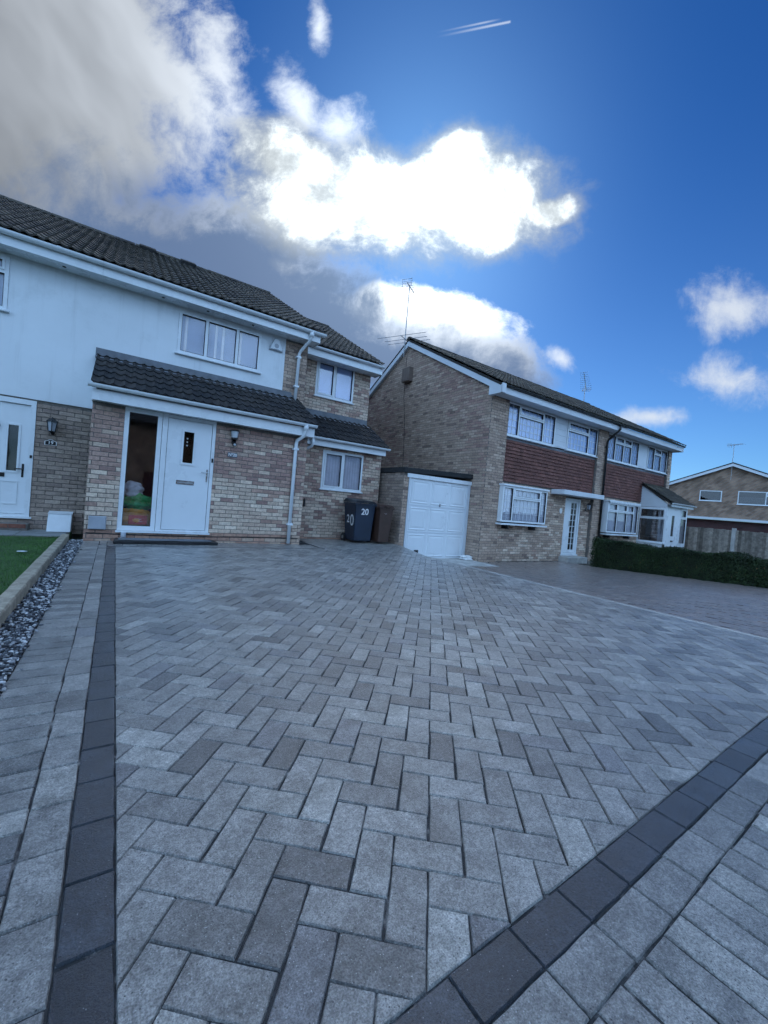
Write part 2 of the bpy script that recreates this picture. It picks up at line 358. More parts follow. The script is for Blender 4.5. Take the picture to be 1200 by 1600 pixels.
# ------------------------------------------------------------------ alike pieces (bricks, tiles, pavers ...)
MESHES = {}
def piece_mesh(name, key, vs, fs, mat):
    k = (name, key, mat)
    if k not in MESHES:
        me = bpy.data.meshes.new(name); me.from_pydata([tuple(x) for x in vs], [], fs); me.materials.append(MATS[mat])
        a = me.attributes.new('tint', 'FLOAT_COLOR', 'FACE'); a.data.foreach_set('color', [1.0]*4*len(fs)); me.update()
        MESHES[k] = me
    return MESHES[k]
SHAPES = {}
class Pieces:
    """gathers alike pieces; those that show largest become objects of their own, the rest one joined mesh per parent"""
    def __init__(s, name, mat, limit=300): s.name, s.mat, s.limit, s.items = name, mat, limit, []
    def add(s, key, M, tint, parent, size): s.items.append((key, np.array(M, float), tint, parent, size))
    def finish(s, field):
        def score(it):
            p = it[1][:3, 3] - np.array(CAM); z = p @ np.array(cf)
            if z < .15: return 0
            x, y = (p @ np.array(cr))/z*FPX, (p @ np.array(cu))/z*FPX
            if abs(x) > 640 or abs(y) > 840: return 0
            return it[4]/max(z, .2)
        order = sorted(s.items, key=lambda it: -score(it))
        one = order[:s.limit]; rest = order[s.limit:]
        for key, M, tint, par, _ in one:
            vs, fs = SHAPES[key]
            o = bpy.data.objects.new(s.name, piece_mesh(s.name, key, vs, fs, s.mat)); COL.objects.link(o)
            attach(o, par); o.matrix_basis = Matrix(M.tolist()); o.color = (*tint, 1)
        by = {}
        for it in rest: by.setdefault(it[3], []).append(it)
        for par, its in by.items():
            V, F, T, off = [], [], [], 0
            for key, M, tint, _, _ in its:
                vs, fs = SHAPES[key]; a = np.asarray(vs, float) @ M[:3, :3].T + M[:3, 3]
                V.append(a); F += [tuple(i+off for i in f) for f in fs]; T += [(*tint, 1.0)]*len(fs); off += len(a)
            me = bpy.data.meshes.new(field); me.from_pydata(np.concatenate(V).tolist(), [], F); me.materials.append(MATS[s.mat])
            at = me.attributes.new('tint', 'FLOAT_COLOR', 'FACE'); at.data.foreach_set('color', np.array(T, dtype=np.float32).ravel()); me.update()
            o = bpy.data.objects.new(field, me); COL.objects.link(o); attach(o, par); o['kind'] = 'stuff'
def chamfer_box(L, D, H, c):
    """x length, y depth (front at y=0 looking to -y), z height, front edges chamfered"""
    vs = [(0, D, 0), (L, D, 0), (L, D, H), (0, D, H), (0, c, 0), (L, c, 0), (L, c, H), (0, c, H), (c, 0, c), (L-c, 0, c), (L-c, 0, H-c), (c, 0, H-c)]
    fs = [(8, 9, 10, 11), (4, 5, 9, 8), (5, 6, 10, 9), (6, 7, 11, 10), (7, 4, 8, 11), (0, 1, 5, 4), (1, 2, 6, 5), (2, 3, 7, 6), (3, 0, 4, 7)]
    return vs, fs
def brick_shape(L):
    L = round(L/.005)*.005; k = ('brick', round(L*1000))
    if k not in SHAPES: SHAPES[k] = chamfer_box(L, .03, .065, .004)
    return k
def lay_bricks(P, part, fr, u0, u1, v0, v1, holes, tint, clip=None, start=0.0, proud=.007):
    j = 0; v = v0
    while v + .065 <= v1 + .012:
        lo, hi = (u0, u1)
        if clip:
            c = clip(v+.065)
            if c is None: break
            lo, hi = max(lo, c[0]), min(hi, c[1])
        spans = [(lo, hi)]
        for h in holes:
            if h[2] - .012 < v + .033 < h[3] + .012:
                ns = []
                for a, b in spans:
                    if h[1] <= a or h[0] >= b: ns.append((a, b)); continue
                    if h[0] - a > .03: ns.append((a, h[0]))
                    if b - h[1] > .03: ns.append((h[1], b))
                spans = ns
        off = (.1125 if j % 2 else 0) + start
        for a, b in spans:
            u = math.floor((a-off)/.225)*.225 + off
            while u < b:
                x0, x1 = max(u, a), min(u+.215, b)
                if x1 - x0 > .025:
                    m = fr.mat(x0 + random.uniform(-.0015, .0015), proud + random.uniform(-.0025, .0025), v + random.uniform(-.0015, .0015))
                    P.add(brick_shape(x1-x0), m, tint((x0+x1)/2, v), part, .215 if x1-x0 > .15 else .15)
                u += .225
        v += .075; j += 1
def pick(pal):
    c, = random.choices([p[1] for p in pal], [p[0] for p in pal]); k = random.uniform(.88, 1.12)
    return tuple(min(.9, x*k) for x in c)
CREAM = [(4, (.66, .53, .425)), (3, (.60, .47, .375)), (2, (.55, .415, .33)), (.8, (.46, .31, .25)), (1, (.72, .60, .49))]
PLUM = [(4, (.39, .258, .215)), (3, (.43, .29, .24)), (2, (.33, .215, .188)), (1.6, (.50, .375, .305)), (1, (.37, .235, .205))]
BROWN = [(4, (.44, .325, .255)), (3, (.48, .36, .285)), (2, (.39, .285, .228)), (1.2, (.53, .41, .325)), (.5, (.26, .19, .16))]
GREYB = [(4, (.34, .265, .22)), (3, (.39, .305, .255)), (2, (.29, .225, .195)), (1.2, (.44, .35, .29))]
BASEB = [(3, (.48, .295, .225)), (2, (.40, .245, .19)), (2, (.55, .405, .315))]

# roof tile: double wave
TW, TG, TL = .30, .295, .37
def tile_shape():
    n = 12; vs = []; fs = []
    def prof(x): return .014*math.cos(2*math.pi*x/(TW/2)) + .004*math.cos(4*math.pi*x/(TW/2)+.6)
    xs = [TW*i/n for i in range(n+1)]
    for x in xs:
        vs += [(x, 0, prof(x)+.038), (x, TL, prof(x)+.012), (x, 0, prof(x)+.012)]
    for i in range(n):
        a, b = 3*i, 3*i+3; fs += [(a, b, b+1, a+1), (a+2, b+2, b, a)]
    fs += [(2, 0, 1), (3*n+1, 3*n, 3*n+2)]
    return vs, fs
SHAPES['tile'] = tile_shape()
def lay_tiles(P, part, x0, x1, e, r, tint, lift=.02, clip=None):
    """tiles on the slope from eave point e=(y,z) up to r=(y,z), looking to -y"""
    S = Vector((0, r[0]-e[0], r[1]-e[1])); Ls = S.length; S.normalize(); Nn = Vector((1, 0, 0)).cross(S)
    n = max(1, round((x1-x0)/TW)); w = (x1-x0)/n; m = max(1, math.ceil(Ls/TG-.15))
    for j in range(m):
        s = j*TG
        for i in range(n):
            if clip and not clip(x0+(i+.5)*w, e[0]+S.y*s): continue
            o = Vector((x0+i*w, e[0], e[1])) + S*(s+random.uniform(-.004, .004)) + Nn*(lift+random.uniform(-.002, .003))
            M = np.eye(4); k = w/TW; ln = min(1.0, (Ls-s+.05)/TL)
            M[:3, 0] = (k, 0, 0); M[:3, 1] = S*ln; M[:3, 2] = Nn; M[:3, 3] = o
            P.add('tile', M, tint(), part, .33)
def roof_slab(name, parent, x0, x1, e, r, th=.06):
    S = Vector((0, r[0]-e[0], r[1]-e[1])).normalized(); Nn = Vector((1, 0, 0)).cross(S)*th
    q = [(x0, *e), (x1, *e), (x1, *r), (x0, *r)]
    return MB().prism([Vector(p)-Nn for p in q], [Vector(p) for p in q]).build(name, 'roofbase', parent)
def gutter(parent, x0, x1, y, ztop, mat, r=.058, clips=1.3):
    """half round channel running along x, open to the sky"""
    n = 8; out = [(y + r*math.cos(a), ztop + r*math.sin(a)*.95) for a in [math.pi + math.pi*k/n for k in range(n+1)]]
    inn = [(y + (r-.006)*math.cos(a), ztop + (r-.006)*math.sin(a)*.95) for a in [2*math.pi - math.pi*k/n for k in range(n+1)]]
    ring = out + inn
    g = MB().prism([(x0, *p) for p in ring], [(x1, *p) for p in ring])
    g.prism([(x0-.004, *p) for p in out], [(x0+.004, *p) for p in out]); g.prism([(x1-.004, *p) for p in out], [(x1+.004, *p) for p in out])
    o = g.build('gutter', mat, parent)
    k = max(1, round((x1-x0)/clips))
    for i in range(k):
        x = x0 + (i+.5)*(x1-x0)/k
        rg = [(y + (r+.005)*math.cos(a), ztop + .004 + (r+.005)*math.sin(a)*.95) for a in [math.pi + math.pi*q/n for q in range(n+1)]]
        MB().prism([(x-.03, *p) for p in rg], [(x+.03, *p) for p in rg]).build('gutter_clip', mat, o)
    return o
def downpipe(parent, path, mat, r=.034, brackets=()):
    o = MB().tube(path, r, 12).build('downpipe', mat, parent, smooth=True)
    for p in brackets: MB().box(Fr(p), -.055, .055, -.06, .042, -.02, .02).build('bracket', mat, o)
    return o
def wavy(fr, u0, u1, v0, v1, d, amp=.015, wl=.09):
    n = max(8, int((u1-u0)/wl*8)); vs = []; fs = []
    for i in range(n+1):
        u = u0+(u1-u0)*i/n; dd = d + amp*math.sin(2*math.pi*u/wl + .7*math.sin(u*5)) + amp*.5*math.sin(u*23)
        vs += [fr.p(u, dd, v0), fr.p(u, dd, v1)]
    for i in range(n): fs.append((2*i, 2*i+2, 2*i+3, 2*i+1))
    return vs, fs
def window(parent, fr, u0, u1, v0, v1, mull=(), trans={}, d=-.075, sill=True, inside='curtain', bars=None, diamond=False, opening=(), glass='glass', fw=.055, room=.55, headdark=True, mat='upvc', skip=(), nethigh=.97, netmat='net'):
    """frame with mullions, a pane in each light, what hangs behind it and a shallow dark room"""
    W = MB(); dp = .07
    W.box(fr, u0, u0+fw, d, d+dp, v0, v1).box(fr, u1-fw, u1, d, d+dp, v0, v1).box(fr, u0+fw, u1-fw, d, d+dp, v0, v0+fw).box(fr, u0+fw, u1-fw, d, d+dp, v1-fw, v1)
    ed = [u0+fw] + [x for m in mull for x in (m-.03, m+.03)] + [u1-fw]
    for m in mull: W.box(fr, m-.03, m+.03, d, d+dp, v0+fw, v1-fw)
    lights = []
    for i in range(len(mull)+1):
        a, b = ed[2*i], ed[2*i+1]
        if i in trans:
            tv = v0+fw + (v1-v0-2*fw)*trans[i]; W.box(fr, a, b, d, d+dp-.002, tv-.028, tv+.028)
            lights += [(a, b, v0+fw, tv-.028, i), (a, b, tv+.028, v1-fw, i)]
        else: lights.append((a, b, v0+fw, v1-fw, i))
    w = W.build('window', mat, parent)
    for (a, b, c, e, i) in lights:
        if i in skip: continue
        if i in opening or (i in trans and c > v0+fw+.01):
            s = .035; F = MB().box(fr, a, a+s, d+.015, d+dp+.014, c, e).box(fr, b-s, b, d+.015, d+dp+.014, c, e).box(fr, a+s, b-s, d+.015, d+dp+.014, c, c+s).box(fr, a+s, b-s, d+.015, d+dp+.014, e-s, e)
            F.build('sash', mat, w); a, b, c, e = a+s, b-s, c+s, e-s
        g = MB().box(fr, a, a+.006, d+.03, d+dp+.004, c, e).box(fr, b-.006, b, d+.03, d+dp+.004, c, e).box(fr, a, b, d+.03, d+dp+.004, c, c+.006).box(fr, a, b, d+.03, d+dp+.004, e-.006, e)
        g.build('gasket', 'gasket', w)
        MB().box(fr, a+.006, b-.006, d+.03, d+.036, c+.006, e-.006).build('pane', glass, w)
        if bars and not diamond:
            B = MB(); nx = max(1, round((b-a)/bars[0])); ny = max(1, round((e-c)/bars[1]))
            for k in range(1, nx): B.box(fr, a+(b-a)*k/nx-.005, a+(b-a)*k/nx+.005, d+.026, d+.041, c, e)
            for k in range(1, ny): B.box(fr, a, b, d+.0255, d+.0415, c+(e-c)*k/ny-.005, c+(e-c)*k/ny+.005)
            if B.v: B.build('glazing_bars', mat, w)
        if diamond:
            B = MB(); st = .16; k = -int((e-c)/st/1.6)-2
            while a + k*st < b + (e-c):
                for sg in (1, -1):
                    # line v = c + sg*1.6*(u-uk)
                    uk = a + k*st
                    pts = []
                    ua, ub = (uk, uk+(e-c)/1.6) if sg == 1 else (uk-(e-c)/1.6, uk)
                    lo, hi = max(a, ua), min(b, ub)
                    if hi - lo > .02:
                        f_ = (lambda u: c + 1.6*(u-uk)) if sg == 1 else (lambda u: c - 1.6*(u-uk))
                        p, q = fr.p(lo, d+.038, f_(lo)), fr.p(hi, d+.038, f_(hi)); B.tube([p, q], .006, 4)
                k += 1
            B.build('lead_lattice', 'galv', w)
    a, b, c, e = u0+.03, u1-.03, v0+.03, v1-.03
    if inside == 'curtain':
        q = (b-a)*.24; V = MB()
        V.add(*wavy(fr, a-.02, a+q, c, e, d-.07)); V.add(*wavy(fr, b-q, b+.02, c, e, d-.07)); V.build('curtain', 'curtain', w, smooth=True, raw=True)
        MB().add(*wavy(fr, a, b, c, c+(e-c)*.93, d+.016, .004, .07)).build('net_curtain', 'net', w, smooth=True, raw=True)
    elif inside == 'net': MB().add(*wavy(fr, a, b, c, c+(e-c)*nethigh, d+.016, .004, .075)).build('net_curtain', netmat, w, smooth=True, raw=True)
    elif inside == 'blind':
        V = MB(); k = c
        while k < e: V.add([fr.p(a, d-.012, k), fr.p(b, d-.012, k), fr.p(b, d+.004, k+.021), fr.p(a, d+.004, k+.021)], [(0, 1, 2, 3)]); k += .0235
        V.build('blind', 'blindmat', w, raw=True)
        V = MB()
        for x in (a+.09, a+.66, a+.80, b-.42): V.add(*wavy(fr, x, x+.05, c, e, d+.016, .005, .03))
        V.build('curtain_edge', 'curtain', w, smooth=True, raw=True)['kind'] = 'stuff'
    elif inside == 'plain': MB().box(fr, a, b, d+.010, d+.014, c, e).build('roller_blind', 'blindmat', w)
    if sill: MB().box(fr, u0-.04, u1+.04, d+.01, d+dp+.05, v0-.035, v0-.002).build('sill', mat, w, bevel=.006)
    if room:
        L = MB(); L.box(fr, u0, u1, d-room-.02, d-room, v0, v1)
        L.box(fr, u0-.02, u0, d-room, d-.03, v0, v1).box(fr, u1, u1+.02, d-room, d-.03, v0, v1).box(fr, u0, u1, d-room, d-.03, v0-.02, v0).box(fr, u0, u1, d-room, d-.03, v1, v1+.02)
        L.build('room_lining', 'dark_room', w)
    return w
_txt = {}
def text(s, fr, u, v, d, h, mat, parent, name='lettering', shear=0, squash=1.0, thick=0.0):
    cu_ = bpy.data.curves.new(name, 'FONT'); cu_.body = s; cu_.size = h/.7; cu_.align_x = 'CENTER'; cu_.align_y = 'CENTER'; cu_.shear = shear; cu_.offset = thick
    tmp = bpy.data.objects.new('tmp', cu_); COL.objects.link(tmp)
    me = bpy.data.meshes.new_from_object(tmp.evaluated_get(bpy.context.evaluated_depsgraph_get()))
    bpy.data.objects.remove(tmp); me.name = name
    for q in me.vertices: q.co = fr.p(u + q.co.x*squash, d, v + q.co.y)
    me.materials.clear(); me.materials.append(MATS[mat])
    o = bpy.data.objects.new(name, me); COL.objects.link(o); attach(o, parent); return o
exec_parts = []
del exec_parts
# ================================================================== GROUND
def sheet(name, pts, mat, parent=None, th=.3):
    o = MB().prism([(x, y, z-th) for x, y, z in pts], pts).build(name, mat, parent); o['kind'] = 'structure'; return o
EDGE = 5.42
sheet('ground', [(-400, -400, -.47), (400, -400, -.47), (400, 400, -.47), (-400, 400, -.47)], 'earth')
sheet('road', [(-80, -9, -.115), (80, -9, -.115), (80, -2.15, -.115), (-80, -2.15, -.115)], 'asphalt')
sheet('pavement', [(-80, -2.0, 0), (80, -2.0, 0), (80, .02, 0), (-80, .02, 0)], 'asphalt', th=.45)
kb = sheet('kerb', [(-80, -2.15, .0), (80, -2.15, .0), (80, -2.0, .004), (-80, -2.0, .004)], 'concrete', th=.4)
sheet('front_garden', [(-30, .02, .02), (-.60, .02, .02), (-.60, 9.3, .02), (-30, 9.3, .02)], 'lawnbase', th=.45)

def slope_z(y): return -.03 - .34*min(1, max(0, (y-.6)/6.2))
# ---- block paved driveway of number 20
drive = sheet('driveway', [(-.40, .02, -.0065), (5.46, .02, -.0065), (5.46, 6.45, -.0065), (6.12, 8.45, -.0065), (6.12, 9.46, -.0065), (3.3, 9.46, -.0065), (3.3, 8.24, -.0065), (-.40, 8.24, -.0065)], 'sand', th=.42)
tag(drive, 'large grey block paved driveway laid in herringbone with charcoal border rows')
PAV = Pieces('paver', 'paver'); CHA = Pieces('charcoal_block', 'charcoal'); BOR = Pieces('border_block', 'paver')
def block_shape(key, poly, jit=.0012, seg=3, ch=.0026, gap=.0012):
    """poly ccw in metres, flat top at z=0, worn chamfer, sides down into the sand"""
    c = np.mean(poly, axis=0); pts = []
    n = len(poly)
    # inset by gap
    def inset(P, k):
        out = []
        for i in range(len(P)):
            a, b, d_ = np.array(P[i-1]), np.array(P[i]), np.array(P[(i+1) % len(P)])
            e1 = (b-a)/max(1e-9, np.linalg.norm(b-a)); e2 = (d_-b)/max(1e-9, np.linalg.norm(d_-b))
            n1 = np.array((-e1[1], e1[0])); n2 = np.array((-e2[1], e2[0])); den = 1 + n1@n2
            out.append(b + (n1+n2)*k/max(.35, den))
        return out
    P = inset(poly, gap); Q = []
    for i in range(n):
        a, b = np.array(P[i]), np.array(P[(i+1) % n]); L = np.linalg.norm(b-a); m = max(1, int(L/.05)) if seg > 1 else 1
        for k in range(m): Q.append(a + (b-a)*k/m + (rng.normal(0, jit, 2) if k else rng.normal(0, jit*.5, 2)))
    T = inset(Q, ch); N = len(Q)
    vs = [(*q, -.030) for q in Q] + [(*q, -.0055) for q in Q] + [(*q, 0) for q in T]
    fs = [tuple(range(2*N, 3*N))]
    for i in range(N):
        j = (i+1) % N; fs += [(i, j, N+j, N+i), (N+i, N+j, 2*N+j, 2*N+i)]
    SHAPES[key] = (vs, fs)
def clip_poly(P, a, nrm):
    out = []
    for i in range(len(P)):
        p, q = P[i], P[(i+1) % len(P)]; dp, dq = (p-a)@nrm, (q-a)@nrm
        if dp >= 0: out.append(p)
        if (dp >= 0) != (dq >= 0): out.append(p + (q-p)*dp/(dp-dq))
    return out
def area(P):
    return .5*abs(sum(P[i][0]*P[(i+1) % len(P)][1]-P[(i+1) % len(P)][0]*P[i][1] for i in range(len(P))))
GREYP = [(5, (.292, .282, .270)), (4, (.345, .334, .318)), (3.2, (.228, .222, .216)), (1.2, (.238, .234, .242)), (1.7, (.158, .156, .156)), (1.6, (.42, .408, .382))]
CHARC = [(3, (.038, .045, .058)), (2, (.050, .058, .072)), (1, (.028, .033, .044))]
for k in range(10): block_shape(('blk', k), [(0, 0), (.2004, 0), (.2004, .1), (0, .1)])
def put_block(P, poly, tint, full=None, kx=1.002, ky=1.002):
    """full=(origin, direction) places a shared whole block; else the cut outline is its own shape"""
    tz = random.uniform(-.0016, .0010); rx, ry = random.gauss(0, .006), random.gauss(0, .010)
    M = np.eye(4)
    if full is not None:
        o, dr = full; M[:3, 0] = np.array((dr[0], dr[1], rx))*kx; M[:3, 1] = np.array((-dr[1], dr[0], ry))*ky; M[:3, 3] = (o[0], o[1], tz); key = ('blk', random.randrange(10))
    else:
        c = np.mean(poly, axis=0); key = ('cut', len(SHAPES)); block_shape(key, [p-c for p in poly]); M[:3, 3] = (c[0], c[1], tz)
    P.add(key, M, tint, drive, .2 if full is not None else .15*min(1, math.sqrt(area(poly)/.02)))
AL = R(1.58)
fx, fy = np.array((math.cos(AL), math.sin(AL))), np.array((-math.sin(AL), math.cos(AL)))
FO = np.array((.99, .61))                     # a point on the inner edge of the front charcoal row
th_ = R(-45+5.0); dA = np.array((math.cos(th_), math.sin(th_))); wA = np.array((-dA[1], dA[0])); UN = .1022
P0 = np.array((.723, .740))
def herring():
    right1 = (np.array((EDGE, 0.)), np.array((-1., 0.)))
    e = np.array((6.12-EDGE, 8.45-6.4)); e /= np.linalg.norm(e); right2 = (np.array((EDGE, 6.4)), np.array((-e[1], e[0])))
    for i in range(-40, 90):
        for j in range(-30, 40):
            o = P0 + (wA-dA)*UN*i + (wA+dA)*2*UN*j
            if not (-.4 < o[0] < 6.6 and .2 < o[1] < 9.8): continue
            for kind in (0, 1):
                if kind == 0: b0, dr, L, W = o, dA, 2, 1
                else: b0, dr, L, W = o + dA*UN*2 + wA*UN*1, wA, 2, 1     # second block, turned by a right angle
                wd = np.array((-dr[1], dr[0]))
                poly = [b0, b0+dr*L*UN, b0+dr*L*UN+wd*W*UN, b0+wd*W*UN]
                c = np.mean(poly, axis=0)
                cuts = [(np.array((.0625, 0.)), np.array((1., 0.))), (FO, fy), right1 if c[1] < 6.4 else right2]
                if c[0] < 3.62: cuts.append((np.array((0., 7.478)), np.array((0., -1.))))
                else: cuts += [(np.array((0., 9.36)), np.array((0., -1.)))] + ([(np.array((3.62, 0.)), np.array((1., 0.)))] if c[1] > 7.4 else [])
                    
                if c[1] > 8.45: cuts.append((np.array((6.11, 0.)), np.array((-1., 0.))))
                q = poly
                for a, n_ in cuts:
                    q = clip_poly(q, a, n_)
                    if len(q) < 3: break
                if len(q) < 3 or area(q) < .00025: continue
                # drop doubled points
                q = [q[k] for k in range(len(q)) if np.linalg.norm(q[k]-q[k-1]) > .004]
                if len(q) < 3: continue
                t = pick(GREYP)
                if area(q) > .998*2*UN*UN: put_block(PAV, poly, t, (b0 + (dr+wd)*.0005, dr))
                else: put_block(PAV, q, t)
herring()
def row(P, o, dr, n, L, W, pal, perp=False, ks=(1.085, 1.065)):
    """n blocks in a row from o along dr; soldier blocks when perp"""
    wd = np.array((-dr[1], dr[0]))
    for k in range(n):
        a = o + dr*(k*(W if perp else L))
        if perp: put_block(P, None, pick(pal), (a + dr*W + wd*random.uniform(-.003, .003), wd), kx=ks[0], ky=.97)
        else: put_block(P, None, pick(pal), (a + wd*random.uniform(-.0015, .0015), dr), kx=.990, ky=ks[1])
Yd, Xd = np.array((0., 1.)), np.array((1., 0.))
# left hand rows, running to the house
row(CHA, np.array((.0615, .40)), Yd, 35, .2025, .1022, CHARC)
row(BOR, np.array((-.0465, .33)), Yd, 36, .2025, .1022, GREYP)
row(BOR, np.array((-.1545, .22)), Yd, 77, .2025, .1028, GREYP, True)
# rows along the house front
row(CHA, np.array((.062, 7.482)), Xd, 17, .2025, .1022, CHARC, ks=(1, 1.03))
row(BOR, np.array((-.045, 7.588)), Xd, 18, .2025, .1022, GREYP, ks=(1, 1.02))
row(BOR, np.array((-.152, 7.692)), Xd, 36, .2025, .1028, GREYP, True, ks=(1.01, 1))
row(BOR, np.array((-.152, 7.898)), Xd, 36, .2025, .1028, GREYP, True, ks=(1.01, 1))
row(BOR, np.array((-.152, 8.098)), Xd, 17, .2025, .1022, GREYP)
# front rows, along the street
row(CHA, FO - fx*.93 - fy*.1045, fx, 27, .2015, .1022, CHARC, ks=(1, 1.03))
row(BOR, FO - fx*.93 - fy*.2085, fx, 27, .2015, .1022, [(4, (.285, .277, .267)), (3, (.34, .33, .316)), (2, (.22, .216, .21)), (1, (.45, .43, .39))], ks=(1, 1.03))
row(BOR, FO - fx*.93 - fy*.415, fx, 53, .2025, .1028, GREYP, True, ks=(1.02, 1.0))
PAV.finish('paver_field'); CHA.finish('charcoal_field'); BOR.finish('border_field')
MB().prism([(EDGE+.004, .5, -.4), (EDGE+.075, .5, -.4), (EDGE+.075, 6.44, -.4), (EDGE+.004, 6.44, -.4)], [(EDGE+.004, .5, .002), (EDGE+.075, .5, .0), (EDGE+.075, 6.44, .0), (EDGE+.004, 6.44, .002)]).build('edging_strip', 'concrete', drive)

# ---- older red brown block paving next door, lower and falling to the house
ys_ = [.02, .6, 6.8, 8.0]; m = MB()
for ya, yb in zip(ys_, ys_[1:]): m.prism([(EDGE+.08, ya, -.6), (12.55, ya, -.6), (12.55, yb, -.6), (EDGE+.08, yb, -.6)], [(EDGE+.08, ya, slope_z(ya)-.012), (12.55, ya, slope_z(ya)-.012), (12.55, yb, slope_z(yb)-.012), (EDGE+.08, yb, slope_z(yb)-.012)])
nd = m.build('neighbour_driveway', 'sand')
tag(nd, 'worn red brown block paved forecourt in front of the brown brick house', kind='structure')
NB = Pieces('worn_paver', 'paver', 300)
block_shape(('nb', 0), [(0, 0), (.2, 0), (.2, .1), (0, .1)], seg=1); block_shape(('nb', 1), [(0, 0), (.2, 0), (.2, .1), (0, .1)], seg=1)
WORN = [(4, (.245, .195, .177)), (3, (.28, .215, .188)), (2, (.215, .182, .172)), (1, (.32, .275, .25))]
def nbput(x, y, dr, pal):
    M = np.eye(4); s = -.0548 if y < 6.8 else 0
    M[:3, 0] = (dr[0], dr[1], dr[1]*s); M[:3, 1] = (-dr[1], dr[0], dr[0]*s); M[:3, 3] = (x, y, slope_z(y)+.004+random.uniform(-.003, .003))
    NB.add(('nb', random.randrange(2)), M, pick(pal), nd, .2)
for k in range(76): nbput(EDGE+.09, .45+k*.103, (1, 0), [(3, (.23, .20, .19)), (2, (.30, .27, .25))])
for i in range(-80, 90):
    for j in range(-40, 60):
        for k, (ox, oy, dr_) in enumerate(((0, 0, (1, 0)), (2, 1, (0, 1)))):
            x = EDGE+.31 + (-i+2*j+ox)*.1025; y = .45 + (i+2*j+oy)*.1025
            lo = x - (.1 if k else 0)
            if lo < EDGE+.295 or x > (12.5 if k else 12.3) or y < .42 or y > (7.75 if k else 7.85): continue
            nbput(x, y, dr_, WORN)
NB.finish('worn_paver_field')
MB().prism([(6.2, 7.55, -.5), (8.5, 7.2, -.5), (8.5, 8.5, -.5), (6.2, 8.5, -.5)], [(6.2, 7.55, -.355), (8.5, 7.2, -.355), (8.5, 8.5, -.352), (6.2, 8.5, -.352)]).build('garage_apron', 'concrete')['kind'] = 'structure'

# ---- lawn, paving slabs, timber edging and gravel on the left
def grass():
    n = 26000; x = -.66 - rng.random(n)**1.4*3.4; y = 1.6 + rng.random(n)*6.75
    V = []; F = []
    h = rng.uniform(.015, .045, n); a = rng.uniform(0, 2*math.pi, n); lx, ly = rng.normal(0, .012, n), rng.normal(0, .012, n); w = rng.uniform(.0015, .003, n)
    for i in range(n):
        c, s = math.cos(a[i])*w[i], math.sin(a[i])*w[i]; k = len(V)
        V += [(x[i]-c, y[i]-s, .02), (x[i]+c, y[i]+s, .02), (x[i]+lx[i], y[i]+ly[i], .02+h[i])]; F.append((k, k+1, k+2))
    m = MB(); m.v, m.f = V, F; o = m.build('grass', 'grassblade', raw=True); return tag(o, 'short green lawn grass behind the timber sleeper', 'grass', kind='stuff')
grass()
path = sheet('slab_path', [(-6, 8.34, .03), (-.62, 8.34, .03), (-.62, 9.28, .03), (-6, 9.28, .03)], 'mortar_dark', th=.06)
for k in range(7):
    for j in range(2):
        bx('slab', Fr((0, 0, 0)), (-.64-(k+1)*.61+.006, -.64-k*.61-.006, -8.345-(j+1)*.46+.006, -8.345-j*.46-.006, .012, .040+random.uniform(0, .004)), 'slabmat', path, bevel=.003)
def sleeper(y0, y1, label):
    t = thing('timber_sleeper', (-.60, (y0+y1)/2, 0), label, 'sleeper', 'timber edging beside the lawn')
    P = Pieces('beam', 'timber', 300); n = 14; vs = []; fs = []
    ring = [(-.05, -.06), (.05, -.06), (.05, .088), (.042, .100), (-.043, .100), (-.05, .088)]
    for i in range(n+1):
        y = (y1-y0)*i/n
        for (a, b) in ring: vs.append((a+random.uniform(-.0025, .0025), y, b+random.uniform(-.003, .003)))
    m = len(ring)
    for i in range(n):
        for k in range(m): fs.append((i*m+k, i*m+(k+1) % m, (i+1)*m+(k+1) % m, (i+1)*m+k))
    fs += [tuple(range(m)), tuple(n*m+k for k in range(m-1, -1, -1))]
    fs = [f[::-1] for f in fs]
    SHAPES[('beam', y0)] = (vs, fs); M = np.eye(4); M[:3, 3] = (-.602, y0, 0)
    P.add(('beam', y0), M, (.36, .315, .245), t, 1); P.finish('x')
sleeper(.9, 3.28, 'weathered timber sleeper edging the lawn, nearest the camera')
sleeper(3.29, 5.7, 'weathered timber sleeper edging the middle of the lawn beside the gravel')
sleeper(5.71, 8.12, 'weathered timber sleeper edging the lawn, nearest the paving slabs')
def ico(seed):
    r = np.random.default_rng(seed); bm = bmesh.new(); bmesh.ops.create_icosphere(bm, subdivisions=1, radius=1)
    v = [tuple(np.array(q.co)*r.uniform(.75, 1.2)*np.array((1, .8, .6))) for q in bm.verts]; f = [tuple(q.index for q in p.verts) for p in bm.faces]; bm.free(); return v, f
for k in range(6): SHAPES[('pebble', k)] = ico(k)
GR = Pieces('pebble', 'stone', 0)
bx('gravel_bed', Fr((0, 0, 0)), (-.555, -.375, -8.2, -.1, -.3, -.01), 'earth', None)['kind'] = 'structure'
for i in range(7500):
    x = -.548 + .170*random.random()**.85; y = 1.4 + 6.75*random.random()
    if random.random() < .05: x += random.uniform(0, .05)
    s = random.uniform(.007, .017); a = random.uniform(0, 6.28); c, sn = math.cos(a), math.sin(a)
    M = np.eye(4); M[:3, :3] = np.array(((c, -sn, 0), (sn, c, 0), (0, 0, 1)))*s; M[:3, 3] = (x, y, random.uniform(-.008, .014) + (.004 if x < -.38 else 0))
    t = pick([(3, (.045, .05, .06)), (2.4, (.10, .11, .125)), (2.0, (.55, .56, .57)), (1.4, (.30, .31, .33)), (1, (.02, .022, .03))])
    GR.add(('pebble', random.randrange(6)), M, t, None, .02)
n0 = set(bpy.data.objects); GR.finish('gravel')
for o in set(bpy.data.objects)-n0: tag(o, 'strip of mixed black and white gravel between sleeper and block paving', 'gravel')

